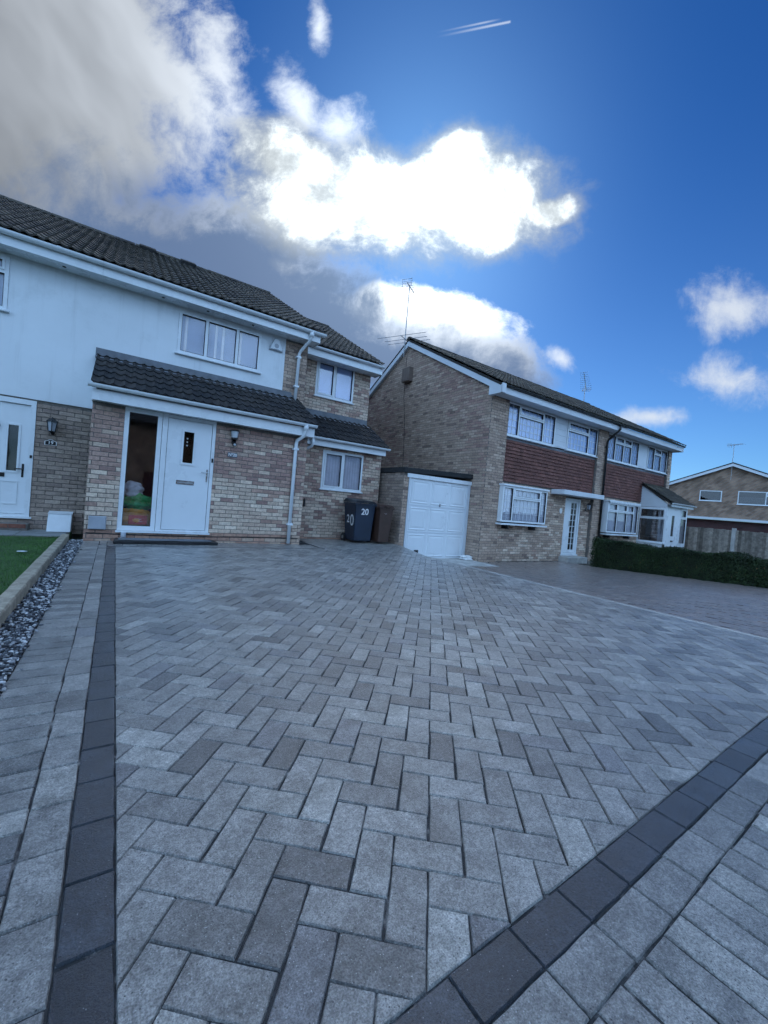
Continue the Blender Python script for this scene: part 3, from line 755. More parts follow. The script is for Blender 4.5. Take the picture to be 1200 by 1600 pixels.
# ================================================================== HOUSE NUMBER 20
BR20 = Pieces('brick', 'brick'); TI20 = Pieces('roof_tile', 'rooftile')
DARKT = lambda: pick([(3, (.030, .028, .029)), (2, (.038, .034, .033)), (1, (.023, .023, .026))])
MAINT = lambda: pick([(3, (.062, .055, .047)), (2, (.078, .068, .057)), (1, (.048, .043, .040)), (.6, (.10, .086, .07))])
h20 = thing('semi_detached_house', (1.5, 8.2, 0), 'white rendered house with dark tiled porch roof, white door and side panel, bearing number 20', 'house')
YP, YM, YE, YU = 8.2, 9.3, 9.45, 10.4
XL, XP, XM, XE = -.38, 3.33, 3.60, 6.0
fp, fm, fe, fu = front(YP), front(YM), front(YE), front(YU)
DOOR = (.065, 1.515, .18, 2.262)
# porch walls
pw = panel(fp, XL, XP, -.06, 2.262, [DOOR], .10)
pw.box(fp, XL, XL+.1, -1.1, -.1, -.06, 2.262).box(fp, XP-.1, XP, -1.22, -.1, -.06, 2.262)
pw = pw.build('porch_wall', 'mortar', h20)
def porch_tint(u, v):
    if v < .12: return pick(BASEB)
    k = 1.16 + .10*math.sin(u*3.1)
    pr = 1/(1+math.exp(-(v-k)*9))
    return pick(PLUM if random.random() < .10+.84*pr else CREAM)
lay_bricks(BR20, pw, fp, XL, XP, -.035, 2.262, [DOOR], porch_tint)
# main wall behind, rendered panel, brick band
mw = panel(fm, -.40, XM, 0, 4.60, [(.86, 2.50, 3.665, 4.50)], .12); mw.box(fm, XM-.12, XM, -8.4, -.12, 0, 4.6).box(fm, -.40, XM, -8.5, -8.4, 0, 4.6)
mw = mw.build('main_wall', 'mortar', h20)
rpm = panel(Fr((0, YM-.020, 0)), -.40, 3.055, 2.28, 4.578, [(.86, 2.50, 3.665, 4.50)], .018).build('render_panel', 'render', h20)
lay_bricks(BR20, mw, fm, 3.058, XM, 2.6, 4.58, [], lambda u, v: pick(BROWN))
# extension, ground and upper floor
EW = (4.27, 5.44, 1.262, 2.235)
ew = panel(fe, XP-.05, XE, -.06, 2.30, [EW], .12); ew.box(fe, XE-.12, XE, -1.2, -.12, -.06, 2.30)
ew = ew.build('extension_wall', 'mortar', h20)
lay_bricks(BR20, ew, fe, XP, XE, -.035, 2.30, [EW], lambda u, v: pick(BASEB) if v < 0 else pick(CREAM if random.random() < .66 else PLUM))
UW = (4.31, 5.47, 3.765, 4.745)
uw = panel(fu, XM, XE, 2.3, 4.82, [UW], .12); uw.box(fu, XE-.12, XE, -7.2, -.12, 0, 4.82).box(fu, XM, XE, -7.3, -7.2, 0, 4.82)
uw.prism([(XE-.12, YU, 4.82), (XE-.12, 17.7, 4.82), (XE-.12, 14.0, 6.98)], [(XE, YU, 4.82), (XE, 17.7, 4.82), (XE, 14.0, 6.98)])
uw = uw.build('upper_extension_wall', 'mortar', h20)
lay_bricks(BR20, uw, fu, XM, XE, 3.22, 4.80, [UW], lambda u, v: pick(CREAM if random.random() < .8 else PLUM))
# windows
window(h20, fm, .862, 2.498, 3.668, 4.498, mull=(1.385, 1.995), inside='blind', d=-.035, opening=(), sill=True)
window(h20, fe, EW[0]+.002, EW[1]-.002, EW[2]+.002, EW[3]-.002, mull=(4.86,), inside='net', d=-.06, opening=(0,))
window(h20, fu, UW[0]+.002, UW[1]-.002, UW[2]+.002, UW[3]-.002, mull=(4.88,), inside='plain', d=-.06, opening=(0,))
# entrance screen: glazed side panel and door
en = MB()
for b in ((.067, .135, .182, 2.26), (.135, .555, .182, .262), (.135, .555, 2.185, 2.26), (.555, .625, .182, 2.26), (.632, .715, .182, 2.26), (.715, 1.455, 2.205, 2.26), (1.455, 1.513, .182, 2.26), (.715, 1.455, .182, .215)):
    en.box(fp, b[0], b[1], -.075, -.005, b[2], b[3])
en.box(fp, .05, 1.53, -.07, .045, .150, .180)
en = en.build('entrance_frame', 'upvc', h20)
MB().box(fp, .135, .555, -.05, -.044, .262, 2.185).build('pane', 'glass_clear', en)
g = MB().box(fp, .135, .142, -.05, -.012, .262, 2.185).box(fp, .548, .555, -.05, -.012, .262, 2.185).box(fp, .142, .548, -.05, -.012, .262, .269).box(fp, .142, .548, -.05, -.012, 2.178, 2.185); g.build('gasket', 'gasket', en)
dr = panel(Fr((0, YP+.018, 0)), .722, 1.448, .222, 2.198, [(.985, 1.150, 1.44, 2.00)], .045).build('door', 'doorblue', h20)
fr_ = Fr((0, YP+.018, 0))
m = MB()
for b in ((.945, .985, 1.40, 2.04), (1.150, 1.190, 1.40, 2.04), (.985, 1.150, 1.40, 1.44), (.985, 1.150, 2.00, 2.04)): m.box(fr_, b[0], b[1], 0, .014, b[2], b[3])
m.build('glazing_bead', 'upvc', dr)
MB().box(fr_, .985, 1.150, -.03, -.024, 1.44, 2.0).build('pane', 'glass_dark', dr)
for k in range(3): m = MB(); m.poly(fr_, [(1.045+.014*math.cos(a), 1.88-.062*k+.014*math.sin(a)) for a in [i*math.pi/4 for i in range(8)]], -.022, -.019); m.build('etched_spot', 'net', dr)
MB().box(fr_, .905, 1.205, 0, .012, 1.045, 1.118).build('letterbox', 'metal', dr, bevel=.004); MB().box(fr_, .925, 1.185, .012, .016, 1.064, 1.098).build('letterbox_flap', 'galv', dr)
MB().box(fr_, 1.395, 1.425, 0, .010, 1.13, 1.36).build('handle_plate', 'metal', dr, bevel=.004)
MB().tube([fr_.p(1.41, .01, 1.30), fr_.p(1.41, .05, 1.30), fr_.p(1.40, .058, 1.30), fr_.p(1.30, .058, 1.295)], .010, 8).build('handle', 'metal', dr, smooth=True)
MB().box(fp, 1.470, 1.500, -.005, .014, 1.50, 1.575).build('doorbell', 'blackplastic', en, bevel=.004)
hall = MB(); hall.box(fp, .02, 1.50, -1.04, -1.02, .15, 2.26).box(fp, .0, .06, -1.02, -.08, .15, 2.26).box(fp, 1.515, 1.56, -1.02, -.08, .15, 2.26).box(fp, .06, 1.515, -1.02, -.08, .10, .16).box(fp, .06, 1.515, -1.02, -.08, 2.262, 2.30)
hall.build('hall_lining', 'dark_room', h20)
# porch eaves: soffit, fascia, gutter, roof, flashing
bx('soffit', fp, (XL+.002, XP+.02, .002, .20, 2.264, 2.276), 'upvc', h20); bx('fascia', fp, (XL-.005, XP+.03, .20, .218, 2.255, 2.425), 'upvc', h20)
bx('fascia_end', fp, (XP+.03, XP+.05, -.02, .219, 2.25, 2.43), 'upvc', h20)
gutter(h20, -.44, 3.39, YP-.28, 2.492, 'upvc')
pe, pr_ = (YP-.27, 2.49), (YM-.03, 3.245)
rf = roof_slab('porch_roof', h20, XL-.01, XP+.05, pe, pr_); lay_tiles(TI20, rf, XL-.03, XP+.09, pe, pr_, DARKT, .012)
MB().prism([(XL-.02, YP, 2.28), (XL-.02, YM, 2.28), (XL-.02, YM, 3.17)], [(XL+.02, YP, 2.28), (XL+.02, YM, 2.28), (XL+.02, YM, 3.17)]).build('verge_board', 'upvc', h20)
fl = MB().box(fm, -.44, 3.28, .021, .028, 3.20, 3.40); fl.prism([(-.44, YM-.026, 3.26), (3.28, YM-.026, 3.26), (3.28, YM-.20, 3.185), (-.44, YM-.20, 3.185)], [(-.44, YM-.026, 3.266), (3.28, YM-.026, 3.266), (3.28, YM-.20, 3.19), (-.44, YM-.20, 3.19)])
fl.box(fm, 3.28, 3.36, .012, .018, 3.12, 3.34); fl.build('lead_flashing', 'lead', h20)
downpipe(h20, [(3.165, YP-.28, 2.44), (3.165, YP-.28, 2.36), (3.155, YP-.22, 2.25), (3.08, YP-.06, 2.16), (3.065, YP-.055, 2.08), (3.065, YP-.055, .02)], 'upvc', .036, [(3.065, YP-.055, 1.98), (3.065, YP-.055, .42)])
MB().tube([(3.165, YP-.28, 2.465), (3.165, YP-.28, 2.36)], .052, 10).build('gutter_outlet', 'upvc', h20, smooth=True)
# main eaves and roof
bx('main_soffit', fm, (-.40, XM+.12, .0, .355, 4.578, 4.590), 'upvc', h20); bx('main_fascia', fm, (-.40, XM+.12, .355, .375, 4.568, 4.735), 'upvc', h20)
bx('soffit_end', fm, (XM+.12, XM+.135, .0, .376, 4.56, 4.80), 'upvc', h20)
for x in (.55, 1.35, 2.25): MB().tube([(x, YM-.20, 4.579), (x, YM-.20, 4.572)], .028, 10).build('soffit_vent', 'gasket', h20)
gutter(h20, -.40, 3.84, YM-.425, 4.765, 'upvc', .062)
me_, mr_ = (YM-.42, 4.79), (13.5, 7.41)
rf = roof_slab('main_roof', h20, -.40, XM+.16, me_, mr_); lay_tiles(TI20, rf, -.40, XM+.20, me_, mr_, MAINT)
bk = MB().prism([(-.40, 13.5, 7.40), (XM+.16, 13.5, 7.40), (XM+.16, 18.1, 4.8), (-.40, 18.1, 4.8)], [(-.40, 13.5, 7.34), (XM+.16, 13.5, 7.34), (XM+.16, 18.1, 4.74), (-.40, 18.1, 4.74)]).build('rear_roof', 'roofbase', h20)
def ridge(parent, x0, x1, y, z, tint):
    P = Pieces('ridge_tile', 'rooftile'); n = 8; vs = []; fs = []
    for x in (0, .44):
        for k in range(n+1):
            a = math.pi*k/n; vs.append((x, -.125*math.cos(a), .10*math.sin(a)))
    fs = [(k, n+1+k, n+2+k, k+1) for k in range(n)] + [tuple(range(n, -1, -1)), tuple(n+1+k for k in range(n+1))]
    SHAPES['ridge'] = (vs, fs)
    m = round((x1-x0)/.45)
    for i in range(m):
        M = np.eye(4); M[:3, 3] = (x0+i*(x1-x0)/m, y, z+random.uniform(-.006, .008)); M[0, 0] = (x1-x0)/m/.45
        P.add('ridge', M, tint(), parent, .3)
    P.finish('ridge_tiles')
ridge(rf, -.40, XM+.18, 13.5, 7.40, MAINT)
# gable end of the main roof above the extension
MB().prism([(XM-.12, YM, 4.6), (XM-.12, 17.7, 4.6), (XM-.12, 13.5, 7.2)], [(XM, YM, 4.6), (XM, 17.7, 4.6), (XM, 13.5, 7.2)]).build('gable_wall', 'mortar', h20)
downpipe(h20, [(3.50, YM-.425, 4.72), (3.50, YM-.425, 4.63), (3.49, YM-.36, 4.56), (3.385, YM-.10, 4.36), (3.372, YM-.07, 4.30), (3.355, YM-.07, 3.10)], 'upvc', .036, [(3.36, YM-.07, 4.22), (3.36, YM-.07, 3.55)])
MB().tube([(3.50, YM-.425, 4.735), (3.50, YM-.425, 4.63)], .054, 10).build('gutter_outlet', 'upvc', h20, smooth=True)
# extension eaves, lean-to roof
bx('lean_to_soffit', fe, (XP+.3, XE-.02, .002, .205, 2.300, 2.310), 'upvc', h20); bx('lean_to_fascia', fe, (XP+.3, XE-.01, .205, .223, 2.285, 2.43), 'upvc', h20)
gutter(h20, XP+.31, XE+.06, YE-.285, 2.475, 'upvc')
le, lr = (YE-.27, 2.475), (YU-.03, 3.20)
rf = roof_slab('lean_to_roof', h20, XP+.05, XE+.02, le, lr); lay_tiles(TI20, rf, XP-.02, XE+.04, le, lr, DARKT, .012)
fl = MB().box(fu, XM+.0, XE-.003, .010, .018, 3.16, 3.375); fl.prism([(XM, YU-.012, 3.22), (XE, YU-.012, 3.22), (XE, YU-.19, 3.145), (XM, YU-.19, 3.145)], [(XM, YU-.012, 3.226), (XE, YU-.012, 3.226), (XE, YU-.19, 3.151), (XM, YU-.19, 3.151)]); fl.build('lead_flashing', 'lead', h20)
MB().tube([(3.86, YE-.285, 2.42), (3.86, YE-.285, 2.30), (3.85, YE-.26, 2.24), (3.80, YE-.15, 2.19), (3.66, YE-.13, 2.16)], .036, 10).build('downpipe', 'upvc', h20, smooth=True)
# upper extension eaves and roof
bx('upper_soffit', fu, (XM+.12, XE+.12, .002, .385, 4.668, 4.680), 'upvc', h20); bx('upper_fascia', fu, (XM+.13, XE+.12, .385, .403, 4.655, 4.83), 'upvc', h20); bx('upper_soffit_end', fu, (XE+.12, XE+.135, 0, .404, 4.65, 4.90), 'upvc', h20)
gutter(h20, XM+.34, XE+.15, YU-.455, 4.875, 'upvc')
ue, ur = (YU-.44, 4.91), (14.0, 7.22)
rf = roof_slab('extension_roof', h20, XM-.2, XE+.10, ue, ur); lay_tiles(TI20, rf, XM-.1, XE+.14, ue, ur, MAINT)
ridge(rf, XM+.2, XE+.12, 14.0, 7.21, MAINT)
MB().prism([(XM, 14.0, 7.21), (XE+.1, 14.0, 7.21), (XE+.1, 18.1, 4.85), (XM, 18.1, 4.85)], [(XM, 14.0, 7.15), (XE+.1, 14.0, 7.15), (XE+.1, 18.1, 4.79), (XM, 18.1, 4.79)]).build('extension_rear_roof', 'roofbase', h20)
MB().tube([(x, YP-.012-.004*math.sin(x*9), .118-.012*math.sin(x*1.7)) for x in np.linspace(XL+.03, 3.28, 40)], .009, 6).build('black_cable', 'blackplastic', h20, smooth=True)
MB().box(fe, 3.86, 3.885, .004, .06, .78, .98).build('air_brick', 'blackplastic', h20)
BR20.finish('brick_field'); TI20.finish('roof_tile_field')

# ================================================================== HOUSE NUMBER 19
BR19 = Pieces('brick', 'brick'); TI19 = Pieces('roof_tile', 'rooftile')
h19 = thing('semi_detached_house', (-1.6, 9.3, 0), 'white rendered house at the left edge with panelled white door and number 19 plaque', 'house')
D19 = (-2.20, -1.205, .255, 2.255)
W19 = (-3.05, -1.665, 3.655, 4.545)
w = panel(fm, -5.2, -.402, 0, 4.60, [D19, W19], .12).box(fm, -5.2, -.402, -8.5, -8.4, 0, 4.6).box(fm, -5.2, -5.08, -8.4, -.12, 0, 4.6).build('wall', 'mortar_dark', h19)
lay_bricks(BR19, w, fm, -5.2, -.39, -.02, 2.27, [D19], lambda u, v: pick(GREYB))
panel(Fr((0, YM-.020, 0)), -5.2, -.40, 2.28, 4.578, [W19], .018).build('render_panel', 'render', h19)
window(h19, fm, W19[0]+.002, W19[1]-.002, W19[2]+.002, W19[3]-.002, mull=(-2.36,), trans={1: .72}, inside='curtain', d=-.035)
bx('soffit', fm, (-5.2, -.402, 0, .355, 4.578, 4.590), 'upvc', h19); bx('fascia', fm, (-5.2, -.402, .355, .375, 4.568, 4.735), 'upvc', h19)
for x in (-.95, -2.0): MB().tube([(x, YM-.20, 4.579), (x, YM-.20, 4.572)], .028, 10).build('soffit_vent', 'gasket', h19)
gutter(h19, -5.2, -.402, YM-.425, 4.765, 'upvc', .062)
rf = roof_slab('roof', h19, -5.2, -.402, me_, mr_); lay_tiles(TI19, rf, -5.2, -.40, me_, mr_, MAINT)
ridge(rf, -5.2, -.40, 13.5, 7.40, MAINT)
MB().prism([(-5.2, 13.5, 7.40), (-.402, 13.5, 7.40), (-.402, 18.1, 4.8), (-5.2, 18.1, 4.8)], [(-5.2, 13.5, 7.34), (-.402, 13.5, 7.34), (-.402, 18.1, 4.74), (-5.2, 18.1, 4.74)]).build('rear_roof', 'roofbase', h19)
for x in (.35, 1.35):
    M_ = MB(); S = (Vector((0, 13.5, 7.41))-Vector((0, me_[0], me_[1]))).normalized(); c = Vector((x, 13.5, 7.42)) - S*.28
    Nn = Vector((1, 0, 0)).cross(S); M_.box(Fr(c, (1, 0, 0), Nn, S), -.20, .20, -.02, .13, -.16, .16).build('ridge_vent', 'roofbase', h20, bevel=.02)
f19 = MB()
for b in ((D19[0], D19[0]+.07, .255, 2.253), (D19[1]-.07, D19[1]-.002, .255, 2.253), (D19[0]+.07, D19[1]-.07, 2.17, 2.253), (D19[0]+.07, D19[1]-.07, .255, .30)): f19.box(fm, b[0], b[1], -.06, .022, b[2], b[3])
f19.box(fm, D19[0]-.03, D19[1]+.03, -.05, .06, .225, .256)
f19 = f19.build('door_frame', 'upvc', h19)
a, b = D19[0]+.075, D19[1]-.075; c = (a+b)/2
gl = [(a+.09, a+.20, 1.02, 1.82), (b-.20, b-.09, 1.02, 1.82)]; gl = [(a+.14, a+.27, 1.03, 1.80), (b-.27, b-.14, 1.03, 1.80)]
fd = Fr((0, YM+.012, 0))
dl = panel(fd, a, b, .305, 2.165, gl, .045).build('door', 'doorblue', h19)
for q in gl:
    MB().box(fd, q[0], q[1], -.03, -.024, q[2], q[3]).build('pane', 'glass_dark', dl)
    m = MB(); s = .03
    m.box(fd, q[0]-s, q[0], 0, .012, q[2]-s, q[3]+s).box(fd, q[1], q[1]+s, 0, .012, q[2]-s, q[3]+s).box(fd, q[0], q[1], 0, .012, q[2]-s, q[2]).box(fd, q[0], q[1], 0, .012, q[3], q[3]+s); m.build('glazing_bead', 'upvc', dl)
for x0, x1 in ((a+.11, c-.06), (c+.06, b-.11)):
    m = MB(); s = .018
    m.box(fd, x0, x0+s, 0, .010, .46, .86).box(fd, x1-s, x1, 0, .010, .46, .86).box(fd, x0+s, x1-s, 0, .010, .46, .46+s).box(fd, x0+s, x1-s, 0, .010, .86-s, .86); m.build('panel_moulding', 'upvc', dl)
MB().box(fd, c-.14, c+.14, 0, .012, .915, .985).build('letterbox', 'blackpaint', dl, bevel=.003)
MB().box(fd, b-.07, b-.04, 0, .010, .93, 1.16).build('handle_plate', 'blackpaint', dl, bevel=.004)
MB().tube([fd.p(b-.055, .01, 1.07), fd.p(b-.055, .045, 1.07), fd.p(b-.07, .052, 1.07), fd.p(b-.155, .052, 1.065)], .011, 8).build('handle', 'blackpaint', dl, smooth=True)
m = MB().tube([fd.p(c, .012, 1.86), fd.p(c, .03, 1.84), fd.p(c, .04, 1.80)], .016, 8); m.tube([fd.p(c+.045*math.sin(t), .03, 1.76-.055*math.cos(t)) for t in np.linspace(.4, 5.88, 14)], .009, 6); m.build('door_knocker', 'blackpaint', dl, smooth=True)
MB().box(fm, D19[1]-.045, D19[1]-.015, .022, .034, 1.27, 1.32).build('doorbell', 'blackpaint', f19)
bx('brick_step', fm, (D19[0]-.12, D19[1]+.02, .0, .30, .03, .15), 'mortar', h19)
P_ = Pieces('step_brick', 'brick', 300)
k = 0; x = D19[0]-.12
while x < D19[1]:
    M = np.eye(4); M[:3, 3] = (x, YM-.315, .085); P_.add(brick_shape(.215), M, pick([(1, (.30, .13, .09)), (1, (.24, .10, .075))]), h19, .2); x += .225
P_.finish('x')
BR19.finish('brick_field'); TI19.finish('roof_tile_field')

# ================================================================== THE PAIR OF BROWN BRICK HOUSES ON THE RIGHT
GB = -.38                                     # their ground level
YF, YI = 8.0, 8.12                            # cross walls, infill panels
XG, X1, X2a, X2b, X3a, X3b = 8.52, 9.25, 14.02, 14.62, 19.42, 19.70
PARTY = 14.32
ff, fi = front(YF), front(YI)
EA, RA = (7.58, 4.49), (12.07, 6.93)          # eave and ridge (y, z)
YB = 16.2
HUNG = lambda: pick([(4, (.155, .068, .056)), (3, (.17, .075, .06)), (2, (.145, .064, .054)), (.5, (.195, .088, .07))])
RT = lambda: pick([(3, (.058, .052, .043)), (2, (.072, .064, .052)), (1, (.045, .04, .036)), (.8, (.09, .082, .062))])
SHAPES['hung'] = ([(0, -.048, 0), (.162, -.048, 0), (.162, -.006, .15), (0, -.006, .15), (0, .004, 0), (.162, .004, 0), (.162, .012, .15), (0, .012, .15)],
                  [(0, 1, 2, 3), (4, 5, 1, 0), (0, 3, 7, 4), (1, 5, 6, 2), (3, 2, 6, 7)])
def hung_tiles(parent, u0, u1, v0, v1):
    bk = bx('tile_panel', fi, (u0, u1, -.1, -.002, v0, v1+.02), 'roofbase', parent)
    P = Pieces('hanging_tile', 'rooftile', 300); v = v0; j = 0
    while v < v1:
        u = u0 + (-.0825 if j % 2 else 0)
        while u < u1-.02:
            a, b = max(u, u0), min(u+.162, u1); M = fi.mat(a, .0+random.uniform(0, .004), v+random.uniform(-.003, .003)); M[:3, 0] *= (b-a)/.162
            P.add('hung', M, HUNG(), bk, .1); u += .165
        v += .103; j += 1
    P.finish('hanging_tile_field')
def pair_eaves(h, x0, x1, left_end, right_end):
    bx('soffit', ff, (x0, x1, -.12, .36, 4.275, 4.287), 'upvc_soft', h); bx('fascia', ff, (x0, x1, .36, .38, 4.262, 4.43), 'upvc_soft', h)
    gutter(h, x0, x1, YF-.43, 4.475, 'blackpaint', .046)
def pair_roof(h, x0, x1, P):
    rf = roof_slab('roof', h, x0, x1, EA, RA); lay_tiles(P, rf, x0, x1, EA, RA, RT)
    ridge(rf, x0, x1, RA[0], RA[1]-.01, RT)
    MB().prism([(x0, RA[0], RA[1]), (x1, RA[0], RA[1]), (x1, 16.6, 4.47), (x0, 16.6, 4.47)], [(x0, RA[0], RA[1]-.06), (x1, RA[0], RA[1]-.06), (x1, 16.6, 4.41), (x0, 16.6, 4.41)]).build('rear_roof', 'roofbase', h)
# ---- house A
hA = thing('semi_detached_house', (11.4, 8.0, GB), 'brown brick house with big plain gable end, red hung tiles and white square lattice windows', 'house')
BRA = Pieces('brick', 'brick'); TIA = Pieces('roof_tile', 'rooftile')
fg = Fr((XG, 0, 0), (0, -1, 0), (-1, 0, 0))                                 # gable wall, u = -y
gpts = [(-YB, GB-.1), (-YF, GB-.1), (-YF, 4.46), (-RA[0], 6.86), (-YB, 4.55)]
gw = MB().poly(fg, gpts, 0, -.15); gw.box(ff, XG+.15, X1, -.15, 0, GB-.1, 4.28); gw.box(Fr((0, YB, 0)), XG+.15, PARTY, 0, .12, GB-.1, 4.4)
gw = gw.build('gable_wall', 'mortar_dark', hA)
sl_f, sl_b = (6.86-4.46)/(RA[0]-YF), (6.86-4.55)/(YB-RA[0])
def gclip(v):
    hi = -(YF + max(0, v-4.46)/sl_f); lo = -(YB - max(0, v-4.55)/sl_b)
    return (lo, hi) if hi - lo > .1 else None
def gable_tint(u, v): return pick(BROWN if math.sin(u*1.3+v*.9)+random.gauss(0, .8) > -.9 else PLUM)
lay_bricks(BRA, gw, fg, -YB, -YF-.003, GB, 6.82, [], gable_tint, clip=gclip, proud=.007)
lay_bricks(BRA, gw, ff, XG+.004, X1, GB, 4.275, [], lambda u, v: pick(BROWN), proud=.007)
iw = panel(fi, X1, X2a, GB-.1, 2.0, [(9.30, 11.05, .80, 1.85), (12.56, 13.46, -.16, 1.745)], .12).box(fi, X1, X2a, -.12, -.01, 4.2, 4.3).build('infill_wall', 'mortar', hA)
lay_bricks(BRA, iw, fi, X1, X2a, GB, 1.98, [(9.30, 11.05, .80, 1.85), (12.56, 13.46, -.16, 1.745)], lambda u, v: pick(BROWN if random.random() < .5 else CREAM))
cwA = bx('cross_wall', ff, (X2a, PARTY-.001, -.14, 0, GB-.1, 4.275), 'mortar', hA); lay_bricks(BRA, cwA, ff, X2a, PARTY, GB, 4.25, [], lambda u, v: pick(BROWN))
hung_tiles(hA, X1+.002, X2a-.002, 1.98, 3.17)
UP = (X1+.01, X2a-.01, 3.30, 4.262)
w = window(hA, fi, UP[0], 11.56, UP[2], UP[3], mull=(9.79, 10.95), trans={1: .70}, inside='net', d=.0, bars=(.19, .2), netmat='sky_reflection_net', nethigh=.90)  # reflected sky blue is painted into the net behind the panes
MB().box(fi, 11.57, 12.22, -.02, .045, UP[2], UP[3]).build('white_panel', 'upvc_soft', hA)
for k in range(5): MB().box(fi, 11.575, 12.215, .045, .052, UP[2]+.02+k*.19, UP[2]+.195+k*.19).build('cladding_board', 'upvc_soft', hA, bevel=.003)
window(hA, fi, 12.23, UP[1], UP[2], UP[3], mull=(13.46,), trans={0: .70}, inside='net', d=.0, bars=(.19, .2), netmat='sky_reflection_net', nethigh=.90)
bx('window_apron', fi, (X1+.01, X2a-.01, 0, .03, 3.19, 3.262), 'lead', hA)
# shallow bay window
def bay(h, u0, u1, v0, v1, proj, mull, trans, **k):
    f2 = Fr((0, YI-proj, 0)); b = window(h, f2, u0, u1, v0, v1, mull=mull, trans=trans, d=-.07, room=0, **k)
    for u in (u0, u1-.06): MB().box(fi, u, u+.06, .0, proj+.0-.071, v0, v1).build('bay_cheek', 'upvc', b)
    MB().box(fi, u0-.03, u1+.03, 0, proj+.05, v1+.002, v1+.05).build('bay_roof', 'upvc', b); MB().box(fi, u0-.04, u1+.04, 0, proj+.06, v0-.085, v0-.037).build('bay_base', 'upvc', b)
    L = MB().box(fi, u0, u1, -.6, -.58, v0, v1).box(fi, u0-.02, u0, -.58, .0, v0, v1).box(fi, u1, u1+.02, -.58, 0, v0, v1).box(fi, u0, u1, -.58, proj-.1, v0-.02, v0-.002).box(fi, u0, u1, -.58, proj-.1, v1, v1+.001); L.build('room_lining', 'dark_room', b)
    for u in (u0+.35, u1-.45): MB().poly(fi, [(u, v0-.20), (u+.07, v0-.20), (u+.07, v0-.087), (u, v0-.087)], .0, proj*.8).build('bay_bracket', 'blackpaint', b)
    return b
bay(hA, 9.15, 11.18, .80, 1.83, .27, (9.60, 10.86), {1: .70}, inside='curtain', bars=(.18, .2), sill=False)
# flat canopy and door with long glazed panel
bx('door_canopy', fi, (11.70, X2a-.01, .02, .50, 1.80, 1.95), 'upvc_soft', hA, bevel=.01)
fdr = Fr((0, YI+.03, 0)); m = MB()
for b in ((12.565, 12.63, -.155, 1.74), (13.39, 13.455, -.155, 1.74), (12.63, 13.39, 1.68, 1.74), (12.63, 13.39, -.155, -.10)): m.box(fdr, b[0], b[1], -.05, .03, b[2], b[3])
m.box(fdr, 12.52, 13.50, -.05, .06, -.20, -.157); f_ = m.build('door_frame', 'upvc', hA)
dA_ = panel(fdr, 12.64, 13.38, -.095, 1.675, [(12.97, 13.30, .0, 1.60)], .045).build('door', 'doorblue', hA)
MB().box(fdr, 12.97, 13.30, -.03, -.024, 0, 1.6).build('pane', 'glass_dark', dA_)
m = MB().box(fdr, 13.128, 13.142, -.023, .004, 0, 1.6)
for k in range(1, 8): m.box(fdr, 12.97, 13.30, -.022, .003, k*.2-.008, k*.2+.008)
m.build('glazing_bars', 'upvc', dA_); MB().box(fdr, 12.90, 12.93, 0, .03, .80, .98).build('handle', 'metal', dA_)
MB().box(fdr, 12.5, 13.5, -1.0, -.98, -.2, 1.75).build('hall_lining', 'dark_room', hA)
bx('door_step', fi, (12.45, 13.6, .0, .35, GB-.05, -.215), 'concrete', hA, bevel=.01)
# eaves, verge boards, roof
pair_eaves(hA, XG+.02, PARTY-.001, True, False)
for nm, a, b in (('front_bargeboard', (EA[0], EA[1]-.03), (RA[0], RA[1]-.03)), ('rear_bargeboard', (16.6, 4.44), (RA[0], RA[1]-.03))):
    MB().prism([(XG-.13, a[0], a[1]-.21), (XG-.13, a[0], a[1]), (XG-.13, b[0], b[1]), (XG-.13, b[0], b[1]-.21)], [(XG-.105, a[0], a[1]-.21), (XG-.105, a[0], a[1]), (XG-.105, b[0], b[1]), (XG-.105, b[0], b[1]-.21)]).build(nm, 'upvc_soft', hA)
    MB().prism([(XG-.103, a[0], a[1]-.19), (XG-.103, b[0], b[1]-.19), (XG-.103, b[0], b[1]-.18), (XG-.103, a[0], a[1]-.18)], [(XG+.01, a[0], a[1]-.19), (XG+.01, b[0], b[1]-.19), (XG+.01, b[0], b[1]-.18), (XG+.01, a[0], a[1]-.18)]).build('verge_soffit', 'upvc_soft', hA)
MB().prism([(XG-.126, YF-.40, 4.24), (XG-.126, YF+.02, 4.24), (XG-.126, YF+.02, 4.62), (XG-.126, YF-.40, 4.455)], [(XG+.019, YF-.40, 4.24), (XG+.019, YF+.02, 4.24), (XG+.019, YF+.02, 4.62), (XG+.019, YF-.40, 4.455)]).build('eaves_box', 'upvc_soft', hA)
MB().box(Fr((0, YF-.43, 0)), XG-.128, XG+.019, 0, .03, 4.243, 4.49).build('eaves_plate', 'upvc_soft', hA)
pair_roof(hA, XG-.14, PARTY-.001, TIA)
MB().tube([(XG-.025, 12.25, z) for z in (6.4, 5.6)] + [(XG-.02, 12.22, 4.9), (XG-.02, 12.05, 4.0), (XG-.02, 11.95, 2.9), (XG-.02, 11.92, 2.1)], .008, 6).build('aerial_cable', 'blackpaint', hA)
BRA.finish('brick_field'); TIA.finish('roof_tile_field')
